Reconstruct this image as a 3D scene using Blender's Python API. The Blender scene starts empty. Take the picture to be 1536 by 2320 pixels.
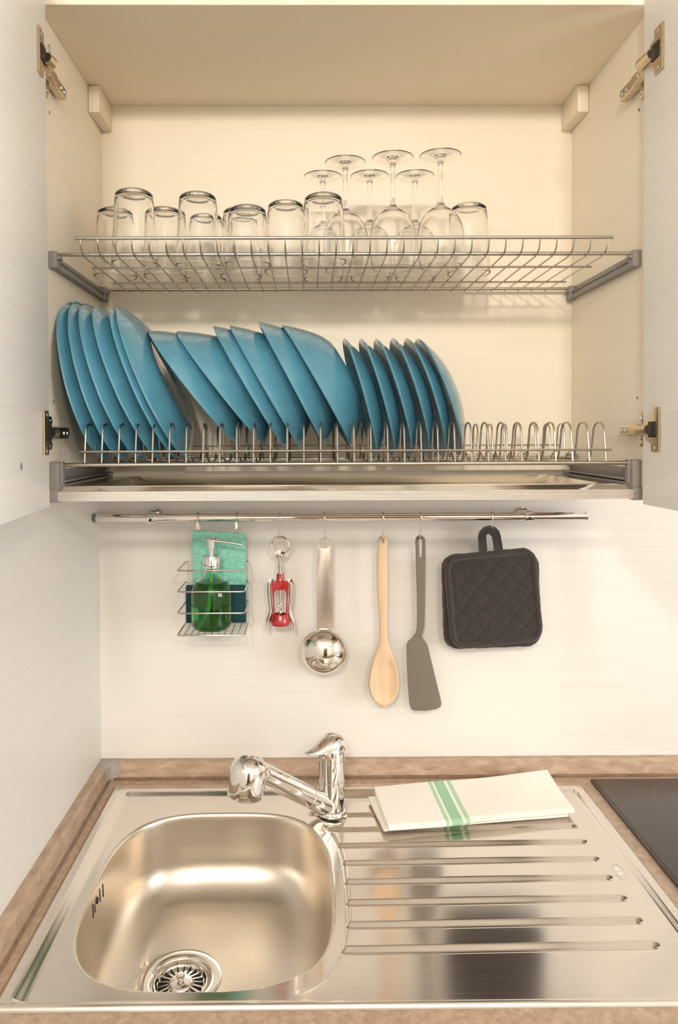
import bpy, bmesh, math, random
import numpy as np
from mathutils import Vector, Matrix
from mathutils.bvhtree import BVHTree

random.seed(7)
S = bpy.context.scene
COL = S.collection
PI = math.pi

# ------------------------------------------------------------------ camera
F_PX, CX, CY = 1640.0, 709.9, 1009.0
PITCH, YAW, ROLL = -0.0146, -0.0067, 0.0039
CAM = Vector((0.0, 0.0, 1.55))
RM = (Matrix.Rotation(YAW, 3, 'Z') @ Matrix.Rotation(PITCH, 3, 'X') @ Matrix.Rotation(ROLL, 3, 'Y'))
cd = bpy.data.cameras.new('camera')
cam = bpy.data.objects.new('camera', cd)
COL.objects.link(cam)
cd.sensor_fit = 'HORIZONTAL'
cd.sensor_width = 36.0
cd.lens = 36.0 * F_PX / 1536.0
cd.shift_x = (768.0 - CX) / 1536.0
cd.shift_y = -(1160.0 - CY) / 1536.0
cd.clip_start = 0.02
ex, ey, ez = RM @ Vector((1, 0, 0)), RM @ Vector((0, 1, 0)), RM @ Vector((0, 0, 1))
m3 = Matrix((ex, ez, -ey)).transposed()
cam.matrix_world = Matrix.Translation(CAM) @ m3.to_4x4()
S.camera = cam

# ------------------------------------------------------------------ light and exposure
S.view_settings.view_transform = 'Standard'
S.view_settings.look = 'None'
S.view_settings.gamma = 1.0
S.view_settings.use_curve_mapping = False
S.view_settings.exposure = -0.68
S.cycles.max_bounces = 16
S.cycles.transmission_bounces = 14
S.cycles.transparent_max_bounces = 14
S.cycles.glossy_bounces = 6
S.cycles.diffuse_bounces = 5
S.cycles.sample_clamp_indirect = 6.0
S.cycles.use_denoising = True

wd = bpy.data.worlds.new('room_light')
S.world = wd
wd.use_nodes = True
bg = wd.node_tree.nodes['Background']
bg.inputs[0].default_value = (1.0, 0.94, 0.86, 1)
bg.inputs[1].default_value = 0.50


def globe(name, loc, radius, power, col):
    l = bpy.data.lights.new(name, 'POINT')
    l.shadow_soft_size = radius
    l.energy = power
    l.color = col
    o = bpy.data.objects.new(name, l)
    COL.objects.link(o)
    o.location = loc
    return o


LAMPS = ((-0.26, -1.16, 2.29), (0.42, -1.20, 2.29))
globe('ceiling_lamp_light', LAMPS[0], 0.085, 116.0, (1.0, 0.91, 0.79))
globe('ceiling_lamp_light', LAMPS[1], 0.085, 74.0, (1.0, 0.91, 0.79))
wl = bpy.data.lights.new('window_daylight', 'AREA')      # daylight through the window in the right wall
wl.shape = 'RECTANGLE'
wl.size, wl.size_y = 1.5, 1.2
wl.energy = 82.0
wl.color = (0.93, 0.97, 1.0)
wo = bpy.data.objects.new('window_daylight', wl)
COL.objects.link(wo)
wo.location = (2.585, -0.55, 1.55)
wo.rotation_euler = (math.radians(90), 0, math.radians(90))


# ------------------------------------------------------------------ pixel rays to points at a known depth / height
def ray(px, py):
    return RM @ Vector(((px - CX) / F_PX, 1.0, -(py - CY) / F_PX))


def atY(px, py, Y):
    d = ray(px, py)
    return CAM + d * (Y / d.y)


def atZ(px, py, Z):
    d = ray(px, py)
    return CAM + d * ((Z - CAM.z) / d.z)


def atX(px, py, X):
    d = ray(px, py)
    return CAM + d * (X / d.x)


# ------------------------------------------------------------------ materials
MATS = {}


def mat(name, color=(.8, .8, .8), rough=.5, metal=0.0, **kw):
    m = bpy.data.materials.new(name)
    m.use_nodes = True
    b = m.node_tree.nodes['Principled BSDF']
    b.inputs['Base Color'].default_value = (*color, 1)
    b.inputs['Roughness'].default_value = rough
    b.inputs['Metallic'].default_value = metal
    for k, v in kw.items():
        b.inputs[k.replace('_', ' ')].default_value = v
    MATS[name] = m
    return m


def nodes_of(m):
    nt = m.node_tree
    return nt, nt.nodes['Principled BSDF']


def noise_color(m, scale, c0, c1, lo=.35, hi=.65, detail=4, coord='Object', bump=0.0, dist=0.001, rough_var=None, distort=0.0):
    nt, b = nodes_of(m)
    tc = nt.nodes.new('ShaderNodeTexCoord')
    mp = nt.nodes.new('ShaderNodeMapping')
    mp.inputs['Scale'].default_value = scale
    nz = nt.nodes.new('ShaderNodeTexNoise')
    nz.inputs['Scale'].default_value = 1.0
    nz.inputs['Detail'].default_value = detail
    nz.inputs['Distortion'].default_value = distort
    rp = nt.nodes.new('ShaderNodeValToRGB')
    rp.color_ramp.elements[0].position = lo
    rp.color_ramp.elements[1].position = hi
    rp.color_ramp.elements[0].color = (*c0, 1)
    rp.color_ramp.elements[1].color = (*c1, 1)
    nt.links.new(tc.outputs[coord], mp.inputs[0])
    nt.links.new(mp.outputs[0], nz.inputs['Vector'])
    nt.links.new(nz.outputs['Fac'], rp.inputs[0])
    nt.links.new(rp.outputs[0], b.inputs['Base Color'])
    if bump:
        bp = nt.nodes.new('ShaderNodeBump')
        bp.inputs['Strength'].default_value = bump
        bp.inputs['Distance'].default_value = dist
        nt.links.new(nz.outputs['Fac'], bp.inputs['Height'])
        nt.links.new(bp.outputs[0], b.inputs['Normal'])
    if rough_var:
        mr = nt.nodes.new('ShaderNodeMapRange')
        mr.inputs['To Min'].default_value = rough_var[0]
        mr.inputs['To Max'].default_value = rough_var[1]
        nt.links.new(nz.outputs['Fac'], mr.inputs['Value'])
        nt.links.new(mr.outputs[0], b.inputs['Roughness'])
    return m


# white laminate with a faint wavy horizontal wood grain
noise_color(mat('laminate_wall', rough=.42), (3.0, 3.0, 190.0), (.68, .655, .62), (.715, .69, .655), .3, .7, 3, 'Object', .12, .0006, distort=.4)
noise_color(mat('laminate_cabinet', rough=.45), (3.0, 3.0, 150.0), (.855, .775, .645), (.885, .805, .675), .3, .7, 3, 'Object', .10, .0006, distort=.4)
noise_color(mat('laminate_door', rough=.42), (5.0, 5.0, 210.0), (.83, .81, .775), (.885, .865, .83), .3, .7, 3, 'Object', .30, .0008, distort=.8)
noise_color(mat('board_warm', rough=.5), (400, 400, 400), (.85, .755, .60), (.88, .785, .625), .3, .7, 2)
noise_color(mat('worktop_laminate', rough=.38), (95, 95, 95), (.32, .22, .15), (.49, .37, .28), .28, .74, 9, 'Object', .1, .0006, distort=.6)
noise_color(mat('upstand_laminate', rough=.36), (30, 80, 80), (.32, .215, .145), (.50, .375, .28), .28, .74, 9, 'Object', .08, .0005, distort=.6)
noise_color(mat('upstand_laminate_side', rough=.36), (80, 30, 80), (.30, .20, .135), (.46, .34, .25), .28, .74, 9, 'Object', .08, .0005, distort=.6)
noise_color(mat('seal_strip', rough=.4), (60, 60, 60), (.16, .10, .06), (.25, .165, .10), .3, .7, 4)
noise_color(mat('corner_plastic', rough=.4), (200, 200, 200), (.29, .265, .24), (.33, .30, .27), .3, .7, 2)
noise_color(mat('grey_plastic', rough=.45), (300, 300, 300), (.235, .215, .205), (.27, .25, .235), .3, .7, 2)
noise_color(mat('steel_sink', rough=.2, metal=1.0), (12, 700, 700), (.72, .67, .61), (.77, .72, .66), .3, .7, 2, 'Object', .02, .0003, rough_var=(.12, .19))
noise_color(mat('steel_bowl', rough=.3, metal=1.0), (300, 300, 300), (.66, .60, .52), (.71, .65, .57), .3, .7, 3, 'Object', .03, .0003, rough_var=(.27, .36))
noise_color(mat('steel_brushed', rough=.28, metal=1.0), (700, 700, 14), (.60, .55, .50), (.66, .61, .56), .3, .7, 2, 'Object', .03, .0002, rough_var=(.26, .32))
mat('steel_tray', (.74, .69, .62), .16, 1.0)
noise_color(mat('aluminium', rough=.3, metal=1.0), (4, 500, 900), (.89, .86, .82), (.93, .90, .86), .3, .7, 2, 'Object', .06, .0003, rough_var=(.34, .44))
mat('chrome', (.82, .80, .78), .045, 1.0)
mat('polished_steel', (.78, .74, .69), .06, 1.0)
mat('nickel', (.60, .50, .36), .2, 1.0)
mat('wire_steel', (.50, .46, .40), .3, 1.0)
mat('wire_chrome', (.62, .585, .545), .14, 1.0)
mat('black_gap', (.012, .010, .008), .6)
mat('black_glass', (.052, .043, .036), .3)
mat('hob_print', (.10, .09, .08), .3)
mat('hob_frame', (.07, .055, .05), .3, .4)
noise_color(mat('plate_glaze', rough=.2, Coat_Weight=.9, Coat_Roughness=.03), (30, 30, 30), (.082, .275, .40), (.105, .315, .445), .3, .7, 3)
mat('clear_glass', (1, 1, .995), 0.0, Transmission_Weight=1.0, IOR=1.36)
mat('bottle_glass', (.93, .97, .93), 0.0, Transmission_Weight=1.0, IOR=1.45)
mat('green_soap', (.015, .42, .035), 0.02, Transmission_Weight=.86, IOR=1.34)
mat('green_tube', (.03, .75, .06), .3, Transmission_Weight=.2)
noise_color(mat('turquoise_cloth', rough=.95), (260, 260, 260), (.16, .46, .36), (.27, .60, .48), .35, .65, 4, 'Object', .6, .001)
noise_color(mat('scour_pad', rough=.95), (500, 500, 500), (.003, .028, .035), (.010, .055, .062), .35, .65, 4, 'Object', .8, .001)
mat('red_enamel', (.36, .012, .014), .25, Coat_Weight=.6)
noise_color(mat('beech_wood', rough=.5), (90, 90, 7), (.60, .42, .265), (.67, .49, .33), .3, .7, 5, 'Object', .05, .0004, distort=.5)
noise_color(mat('grey_nylon', rough=.5), (900, 900, 900), (.115, .098, .078), (.165, .142, .115), .3, .7, 2, 'Object', .2, .0003)
noise_color(mat('quilt_cotton', rough=.95, Sheen_Weight=.25), (900, 260, 900), (.016, .011, .010), (.036, .027, .024), .3, .7, 3, 'Object', .5, .0006)
noise_color(mat('binding_cotton', rough=.95, Sheen_Weight=.25), (700, 700, 700), (.022, .016, .0135), (.042, .032, .028), .3, .7, 3, 'Object', .5, .0006)
mat('stitch_thread', (.10, .078, .064), .9)
noise_color(mat('room_paint', rough=.8), (3, 3, 3), (.85, .825, .78), (.87, .845, .80), .3, .7, 2)
noise_color(mat('floor_wood', rough=.45), (9, 1.2, 9), (.11, .065, .035), (.18, .11, .06), .3, .7, 6)
noise_color(mat('added_door_wood', rough=.45), (14, 14, 1.4), (.06, .03, .014), (.12, .06, .028), .3, .7, 6)
m = mat('lamp_glass', (1, .95, .85), .4)
m.node_tree.nodes['Principled BSDF'].inputs['Emission Color'].default_value = (1, .84, .62, 1)
m.node_tree.nodes['Principled BSDF'].inputs['Emission Strength'].default_value = 6.0

# towel: white cotton with woven green bands, by the cloth's own uv
m = mat('towel_cotton', (.86, .83, .77), .9, Sheen_Weight=.2)
nt, b = nodes_of(m)
uvn = nt.nodes.new('ShaderNodeUVMap')
sx = nt.nodes.new('ShaderNodeSeparateXYZ')
rp = nt.nodes.new('ShaderNodeValToRGB')
cr = rp.color_ramp
cr.interpolation = 'CONSTANT'
white, green, pale = (.88, .84, .77, 1), (.30, .56, .36, 1), (.42, .62, .43, 1)
s0, sw = .298, .13
stops = [(0, white), (s0, pale), (s0 + sw * .16, white), (s0 + sw * .26, green), (s0 + sw * .71, white), (s0 + sw * .82, pale), (s0 + sw, white)]
cr.elements[0].position, cr.elements[0].color = stops[0]
cr.elements[1].position, cr.elements[1].color = stops[1]
for p_, c_ in stops[2:]:
    e = cr.elements.new(p_)
    e.color = c_
nt.links.new(uvn.outputs[0], sx.inputs[0])
nt.links.new(sx.outputs[0], rp.inputs[0])
nt.links.new(rp.outputs[0], b.inputs['Base Color'])
nz = nt.nodes.new('ShaderNodeTexNoise')
nz.inputs['Scale'].default_value = 900
bp = nt.nodes.new('ShaderNodeBump')
bp.inputs['Strength'].default_value = .25
bp.inputs['Distance'].default_value = .0006
tcn = nt.nodes.new('ShaderNodeTexCoord')
nt.links.new(tcn.outputs['Object'], nz.inputs['Vector'])
nt.links.new(nz.outputs['Fac'], bp.inputs['Height'])
nt.links.new(bp.outputs[0], b.inputs['Normal'])

# ------------------------------------------------------------------ objects, parts
ORIGIN = {}


def tag(o, label=None, cat=None, group=None, kind=None):
    if label: o['label'] = label
    if cat: o['category'] = cat
    if group: o['group'] = group
    if kind: o['kind'] = kind
    return o


def thing(name, loc, label, cat, group=None):
    o = bpy.data.objects.new(name, None)
    o.empty_display_size = .02
    COL.objects.link(o)
    o.location = loc
    ORIGIN[o.name] = Vector(loc)
    return tag(o, label, cat, group)


class MB:
    """collects shapes; build() links them as one mesh object"""

    def __init__(self):
        self.bm = bmesh.new()

    def box(self, x0, x1, y0, y1, z0, z1, bev=0.0, seg=2, M=None):
        r = bmesh.ops.create_cube(self.bm, size=1.0)
        vs = r['verts']
        for v in vs:
            v.co = Vector(((x0 + x1) / 2 + v.co.x * (x1 - x0), (y0 + y1) / 2 + v.co.y * (y1 - y0), (z0 + z1) / 2 + v.co.z * (z1 - z0)))
        allv = vs
        if bev > 0:
            es = list({e for v in vs for e in v.link_edges})
            r2 = bmesh.ops.bevel(self.bm, geom=es, offset=bev, segments=seg, profile=.5, affect='EDGES')
            allv = list({v for f in r2['faces'] for v in f.verts} | {v for v in vs if v.is_valid})
            # bevel leaves the flat faces too
            seen = set(allv)
            st = list(allv)
            while st:
                v = st.pop()
                for e in v.link_edges:
                    w = e.other_vert(v)
                    if w not in seen:
                        seen.add(w)
                        st.append(w)
            allv = list(seen)
        if M is not None:
            for v in allv:
                v.co = M @ v.co
        return self

    def tube(self, pts, r, seg=8, closed=False, cap=True):
        pts = [Vector(p) for p in pts]
        n = len(pts)
        rs = r if isinstance(r, (list, tuple)) else [r] * n
        tang = []
        for i in range(n):
            if closed:
                t = pts[(i + 1) % n] - pts[i - 1]
            elif i == 0:
                t = pts[1] - pts[0]
            elif i == n - 1:
                t = pts[-1] - pts[-2]
            else:
                t = (pts[i + 1] - pts[i]).normalized() + (pts[i] - pts[i - 1]).normalized()
            tang.append(t.normalized())
        up = Vector((0, 0, 1)) if abs(tang[0].z) < .9 else Vector((1, 0, 0))
        nrm = (up - tang[0] * up.dot(tang[0])).normalized()
        rings = []
        for i in range(n):
            nrm = (nrm - tang[i] * nrm.dot(tang[i])).normalized()
            bn = tang[i].cross(nrm)
            rings.append([self.bm.verts.new(pts[i] + (nrm * math.cos(2 * PI * k / seg) + bn * math.sin(2 * PI * k / seg)) * rs[i]) for k in range(seg)])
        for i in range(n if closed else n - 1):
            a, c = rings[i], rings[(i + 1) % n]
            for k in range(seg):
                k2 = (k + 1) % seg
                self.bm.faces.new((a[k], a[k2], c[k2], c[k]))
        if cap and not closed:
            self.bm.faces.new(list(reversed(rings[0])))
            self.bm.faces.new(rings[-1])
        return self

    def lathe(self, prof, M=None, seg=48, caps=True):
        """prof: (radius, height) list revolved about local Z, then moved by M"""
        M = M or Matrix.Identity(4)
        rings = []
        for r, z in prof:
            if r < 1e-6:
                rings.append([self.bm.verts.new(M @ Vector((0, 0, z)))])
            else:
                rings.append([self.bm.verts.new(M @ Vector((r * math.cos(2 * PI * k / seg), r * math.sin(2 * PI * k / seg), z))) for k in range(seg)])
        for a, c in zip(rings, rings[1:]):
            for k in range(seg):
                k2 = (k + 1) % seg
                if len(a) == 1 and len(c) == 1:
                    continue
                if len(a) == 1:
                    self.bm.faces.new((a[0], c[k2], c[k]))
                elif len(c) == 1:
                    self.bm.faces.new((a[k], a[k2], c[0]))
                else:
                    self.bm.faces.new((a[k], a[k2], c[k2], c[k]))
        return self

    def loft(self, sections, caps=True):
        """sections: equal-length closed loops of points"""
        rings = [[self.bm.verts.new(Vector(p)) for p in s] for s in sections]
        n = len(rings[0])
        for a, c in zip(rings, rings[1:]):
            for k in range(n):
                k2 = (k + 1) % n
                self.bm.faces.new((a[k], a[k2], c[k2], c[k]))
        if caps:
            self.bm.faces.new(list(reversed(rings[0])))
            self.bm.faces.new(rings[-1])
        return self

    def flat(self, loops, depth, bev=0.0, M=None):
        """filled outline (first loop) with holes, in local XY, extruded along Z by depth, centred"""
        cu = bpy.data.curves.new('outline', 'CURVE')
        cu.dimensions = '2D'
        cu.fill_mode = 'BOTH'
        cu.extrude = max(depth / 2 - bev, 1e-5)
        cu.bevel_depth = bev
        cu.bevel_resolution = 2
        if bev: cu.offset = -bev
        for lp in loops:
            sp = cu.splines.new('POLY')
            sp.points.add(len(lp) - 1)
            for q, p in zip(sp.points, lp):
                q.co = (p[0], p[1], 0, 1)
            sp.use_cyclic_u = True
        o = bpy.data.objects.new('outline', cu)
        me = o.to_mesh()
        n0 = len(self.bm.verts)
        self.bm.from_mesh(me)
        self.bm.verts.ensure_lookup_table()
        if M is not None:
            for v in self.bm.verts[n0:]:
                v.co = M @ v.co
        o.to_mesh_clear()
        bpy.data.objects.remove(o)
        bpy.data.curves.remove(cu)
        return self

    def build(self, name, material, parent=None, loc=None, smooth=True, ang=38, weld=True, fix=True):
        bm = self.bm
        if weld:
            bmesh.ops.remove_doubles(bm, verts=bm.verts, dist=1e-6)
        if fix:
            bmesh.ops.recalc_face_normals(bm, faces=bm.faces)
        if parent is not None:
            org = ORIGIN[parent.name]
        else:
            org = Vector(loc) if loc is not None else Vector((0, 0, 0))
        bmesh.ops.translate(bm, verts=bm.verts, vec=-org)
        me = bpy.data.meshes.new(name)
        bm.to_mesh(me)
        bm.free()
        return link_mesh(name, me, material, parent, org, smooth, ang)


def link_mesh(name, me, material, parent, org, smooth=True, ang=38):
    if smooth:
        me.polygons.foreach_set('use_smooth', [True] * len(me.polygons))
        me.set_sharp_from_angle(angle=math.radians(ang))
    me.materials.append(MATS[material])
    o = bpy.data.objects.new(name, me)
    COL.objects.link(o)
    if parent is not None:
        o.parent = parent
    else:
        o.location = org
    ORIGIN[o.name] = Vector(org)
    return o


def copy_tree(o, parent=None):
    c = o.copy()
    COL.objects.link(c)
    if parent is not None:
        c.parent = parent
    for ch in [x for x in bpy.data.objects if x.parent == o]:
        copy_tree(ch, c)
    return c


def structure(name, mb, material, label=None, **kw):
    o = mb.build(name, material, **kw)
    o['kind'] = 'structure'
    if label: o['label'] = label
    return o


def arc(c, r, a0, a1, n, plane='YZ', x=0.0):
    out = []
    for i in range(n + 1):
        a = math.radians(a0 + (a1 - a0) * i / n)
        if plane == 'YZ':
            out.append(Vector((x, c[0] + r * math.cos(a), c[1] + r * math.sin(a))))
        else:
            out.append(Vector((c[0] + r * math.cos(a), x, c[1] + r * math.sin(a))))
    return out


def round_rect(w, h, r, n=8):
    pts = []
    for cx_, cy_, a0 in ((w / 2 - r, h / 2 - r, 0), (-w / 2 + r, h / 2 - r, 90), (-w / 2 + r, -h / 2 + r, 180), (w / 2 - r, -h / 2 + r, 270)):
        for i in range(n + 1):
            a = math.radians(a0 + 90 * i / n)
            pts.append((cx_ + r * math.cos(a), cy_ + r * math.sin(a)))
    return pts


def circle2(cx_, cy_, r, n=24):
    return [(cx_ + r * math.cos(2 * PI * i / n), cy_ + r * math.sin(2 * PI * i / n)) for i in range(n)]


# local XY outline (x right, y up) -> world XZ plane facing the room, at depth Y
def facing(Y):
    return Matrix(((1, 0, 0, 0), (0, 0, -1, Y), (0, 1, 0, 0), (0, 0, 0, 1)))


# ------------------------------------------------------------------ key dimensions
XL, XR = -0.377, 0.487          # inside faces of the cabinet sides
YF, YB = 1.024, 1.338           # cabinet front edge, back panel
ZT = 2.153                      # underside of the cabinet top
ZB = 1.4535                     # lower edge of the cabinet
XW, YW = -0.395, 1.3657         # left wall, back wall
WT = 0.908                      # worktop surface

# ------------------------------------------------------------------ the setting
structure('wall_back', MB().box(XW, 2.6, YW, YW + .1, 0, 2.4), 'laminate_wall', smooth=False)
structure('wall_left', MB().box(XW - .1, XW, -2.4, YW + .1, 0, 2.4), 'laminate_wall', smooth=False)
structure('wall_rear', MB().box(XW - .1, 2.6, -2.5, -2.4, 0, 2.4), 'room_paint', smooth=False)
structure('wall_right', MB().box(2.6, 2.7, -2.5, YW + .1, 0, 2.4), 'room_paint', smooth=False)
wf = MB()
for y0, y1, z0, z1 in ((-1.36, -1.30, .89, 2.21), (.20, .26, .89, 2.21), (-1.36, .26, .89, .95), (-1.36, .26, 2.15, 2.21), (-.575, -.525, .95, 2.15)):
    wf.box(2.555, 2.6, y0, y1, z0, z1, .004)
structure('window_1', wf, 'room_paint')
structure('floor', MB().box(XW - .1, 2.6, -2.5, YW + .1, -.1, 0), 'floor_wood', smooth=False)
structure('ceiling', MB().box(XW - .1, 2.6, -2.5, YW + .1, 2.4, 2.5), 'room_paint', smooth=False)
d1 = structure('added_dark_door', MB().box(-.10, .80, -2.4, -2.36, 0, 2.02, .004), 'added_door_wood')  # unseen dark door, added to give the chrome dark reflections
for i, (lx, ly, lz_) in enumerate(LAMPS):
    t = thing('ceiling_lamp', (lx, ly, 2.4), ('round ceiling lamp behind the viewer on the sink side', 'round ceiling lamp behind the viewer on the hob side')[i], 'lamp')
    MB().lathe([(0, 2.4), (.19, 2.4), (.19, 2.388), (.15, 2.386), (0, 2.386)], Matrix.Translation((lx, ly, 0))).build('lamp_base', 'aluminium', t)

# worktop with the cut-out for the sink
SX0, SX1, SY0, SY1 = -.358, .497, .798, 1.321
structure_y0 = .772
wb = MB()
wb.box(XW, SX0 + .012, structure_y0, YW, WT - .04, WT)
wb.box(SX1 - .012, 2.0, structure_y0, YW, WT - .04, WT)
wb.box(SX0 + .012, SX1 - .012, structure_y0, SY0 + .012, WT - .04, WT)
wb.box(SX0 + .012, SX1 - .012, SY1 - .012, YW, WT - .04, WT)
tag(wb.build('worktop', 'worktop_laminate', loc=(0, 0, 0), smooth=False), 'mottled brown laminate worktop around the steel sink and black hob', 'worktop')

# upstand along the walls
ZU = CAM.z - .612
prof = [(0, ZU), (.013, ZU), (.0185, ZU - .0035), (.0215, WT + .006), (.0215, WT + .0012), (.0225, WT + .0012), (.0225, WT), (0, WT)]
CC = .040   # corner piece size
mb = MB()
mb.loft([[(x, YW - d, z) for d, z in prof] for x in (XW + CC, 2.0)])
structure('trim_1', mb, 'upstand_laminate', ang=20)
mb = MB()
mb.loft([[(XW + d, y, z) for d, z in prof] for y in (.772, YW - CC)])
structure('trim_2', mb, 'upstand_laminate_side', ang=20)
# dark soft lip under the upstand
mb = MB()
mb.box(XW + .0205, 2.0, YW - .0250, YW - .0205, WT, WT + .0042, .001)
structure('trim_3', mb, 'seal_strip')
mb = MB()
mb.box(XW + .0205, XW + .0250, .772, YW - .0255, WT, WT + .0042, .001)
structure('trim_4', mb, 'seal_strip')
mb = MB()
prof_c = [(0, ZU + .0006), (.0136, ZU + .0006), (.0192, ZU - .003), (.0222, WT + .006), (.0222, WT), (0, WT)]
secs = []
K = 10
for i in range(K + 1):       # quarter sweep around the inner corner
    a = math.radians(90 * i / K)
    cxx, cyy = XW + CC, YW - CC
    sec = []
    for d, z in prof_c:
        # i=0: the back wall's profile, i=K: the left wall's; inner corner slightly rounded
        rr = CC - d
        q = max(abs(math.cos(a)), abs(math.sin(a)))
        k = 1.0 / q if d < .001 else 1.0 / (q ** (1 - min(1, d / .03)))
        sec.append((cxx - rr * math.sin(a) * k, cyy + rr * math.cos(a) * k, z))
    secs.append(sec)
mb.loft(secs)
tag(mb.build('corner_cap', 'corner_plastic', loc=(XW + .02, YW - .02, WT), ang=25), 'grey plastic cap joining the two upstands in the left corner', 'corner cap')

# ------------------------------------------------------------------ wall cabinet
cab = thing('wall_cabinet', ((XL + XR) / 2, YW, ZB), 'white wall cabinet standing open with dish racks inside, above the sink', 'cabinet')
sp1 = MB().box(XL - .0178, XL, YF, YW - .003, ZB, ZT + .018, .0006, 1).build('side_panel', 'laminate_cabinet', cab)
sp2 = MB().box(XR, XR + .018, YF, YW - .003, ZB, ZT + .018, .0006, 1).build('side_panel', 'laminate_cabinet', cab)
MB().box(XL, XR, YF, YW - .003, ZT, ZT + .018, .0006, 1).build('top_panel', 'board_warm', cab)
MB().box(XL, XR, YB, YB + .006, ZB + .03, ZT).build('back_panel', 'laminate_cabinet', cab, smooth=False)
for s in (0, 1):
    x0, x1 = (XL + .0006, XL + .0195) if s == 0 else (XR - .0195, XR - .0006)
    b_ = MB()
    b_.box(x0, x1, YB - .082, YB, ZT - .0465, ZT - .0008, .0012)
    b_.build('hanger_cover', 'board_warm', cab)
# shelf pin holes and screw caps
def pin(px, py, X, r, sgn, mname='black_gap', par=None):
    p = atX(px, py, X)
    M = Matrix.Translation(p) @ Matrix.Rotation(sgn * PI / 2, 4, 'Y')
    MB().lathe([(0, .0006), (r * .8, .0006), (r, 0)], M, 16).build('pin_hole', mname, par)
pin(112, 255, XL, .0025, 1, 'seal_strip', sp1)
pin(121, 910, XL, .0022, 1, 'seal_strip', sp1)
pin(1448, 249, XR, .0025, -1, 'seal_strip', sp2)
pin(1444, 901, XR, .0022, -1, 'seal_strip', sp2)
p_ = atX(111, 111, XL)
MB().lathe([(.0055, 0), (.0058, .0008), (.0046, .0008), (.0042, 0)], Matrix.Translation(p_) @ Matrix.Rotation(PI / 2, 4, 'Y'), 20).build('screw_cap', 'corner_plastic', sp1)

# doors (open, hinged at the cabinet's front edges)
def door(hpx, hpy, lean, sgn):
    H = atY(hpx, hpy, 1.004)
    phi = math.atan(lean)
    M = Matrix.Translation((H.x, H.y, 0)) @ Matrix.Rotation(phi, 4, 'Z')
    b_ = MB()
    x0, x1 = (-.0185, 0) if sgn > 0 else (0, .0185)
    b_.box(x0, x1, -.447, 0, ZB - .002, ZT + .0175, .001, 2, M)
    return b_.build('door', 'laminate_door', cab), M
doorL, ML = door(113, 1141, .088, 1)
doorR, MR = door(1456, 1131, .0207, -1)
# small plugged hole in the left door
q = ML.inverted() @ Vector((0, 0, 0))
def on_door(px, py, M):
    Mi = M.inverted()
    o_ = Mi @ CAM
    d_ = (Mi.to_3x3() @ ray(px, py))
    return o_ + d_ * (-o_.x / d_.x)
lp = on_door(48, 1057, ML)
MB().lathe([(0, .0012), (.0022, .0012), (.0026, .0004), (.0044, .0004), (.0048, 0)], ML @ Matrix.Translation(lp) @ Matrix.Rotation(PI / 2, 4, 'Y'), 20).build('screw_cap', 'corner_plastic', doorL)

# concealed hinges: arm on the cabinet side, cup plate on the door
def hinge(M, sgn, xin, pcup, ploc_z):
    lp_ = on_door(*pcup, M)
    z = lp_.z
    yc = lp_.y
    # arm along the cabinet side, from the door's cup back to the mounting plate
    s = sgn
    A = MB()
    def bx(mbx, xa, xb, y0, y1, z0, z1, bev=.001):
        x0, x1 = sorted((xin + s * xa, xin + s * xb))
        mbx.box(x0, x1, y0, y1, z0, z1, bev)
    bx(A, .004, .016, 1.020, 1.096, z - .0085, z + .0085, .002)
    bx(A, .014, .0185, 1.026, 1.050, z - .0075, z + .0075, .0015)
    # the arm's goose neck into the cup
    cupw = M @ Vector((0, yc, z))
    A.tube([(xin + s * .011, 1.030, z), ((xin + s * .014 + cupw.x) / 2, 1.012, z), (cupw.x + s * .007, 1.000, z), (cupw.x + s * .005, cupw.y + .014, z)], [.0085, .008, .0078, .0065], 8)
    arm = A.build('hinge', 'nickel', cab)
    P_ = MB()
    bx(P_, 0, .0055, 1.040, 1.053, z - .0245, z + .0245, .0018)
    P_.build('mounting_plate', 'nickel', arm)
    for dz in (-.017, .017):
        sc = MB()
        Mx = Matrix.Translation((xin + s * .0055, 1.0465, z + dz)) @ Matrix.Rotation(s * PI / 2, 4, 'Y')
        sc.lathe([(.0042, 0), (.0036, .0012), (0, .0012)], Mx, 16)
        sc.build('screw', 'wire_chrome', arm)
    for yy in (1.074, 1.088):
        sc = MB()
        Mx = Matrix.Translation((xin + s * .016, yy, z)) @ Matrix.Rotation(s * PI / 2, 4, 'Y')
        sc.lathe([(.0048, 0), (.0038, .0014), (0, .0014)], Mx, 16)
        sc.build('screw', 'wire_chrome', arm)
    # cup plate on the door: plate with a half-round bulge towards the cabinet
    C = MB()
    out = [(-.011, -.030), (.010, -.030), (.0108, -.0185)]
    for i in range(15):
        a = math.radians(-84 + 168 * i / 14)
        out.append((.010 + .0205 * math.cos(a), .0180 * math.sin(a)))
    out += [(.0108, .0185), (.010, .030), (-.011, .030)]
    Mp = M @ Matrix.Translation((s * .0016, yc, z)) @ Matrix(((0, 0, s, 0), (1, 0, 0, 0), (0, 1, 0, 0), (0, 0, 0, 1)))
    C.flat([out], .0032, .0006, Mp)
    C.build('cup_plate', 'nickel', arm)
    for dz in (-.0245, .0245):
        Mx = M @ Matrix.Translation((s * .0032, yc + .001, z + dz)) @ Matrix.Rotation(s * PI / 2, 4, 'Y')
        MB().lathe([(.0030, 0), (.0022, .0009), (0, .0009)], Mx, 14).build('screw', 'wire_chrome', arm)
    K_ = MB()
    x0, x1 = sorted((s * .0028, s * .0046))
    K_.box(x0, x1, yc - .004, yc + .016, z - .0108, z + .0108, .001, 2, M)
    K_.build('hinge_cup', 'black_gap', arm)

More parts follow.
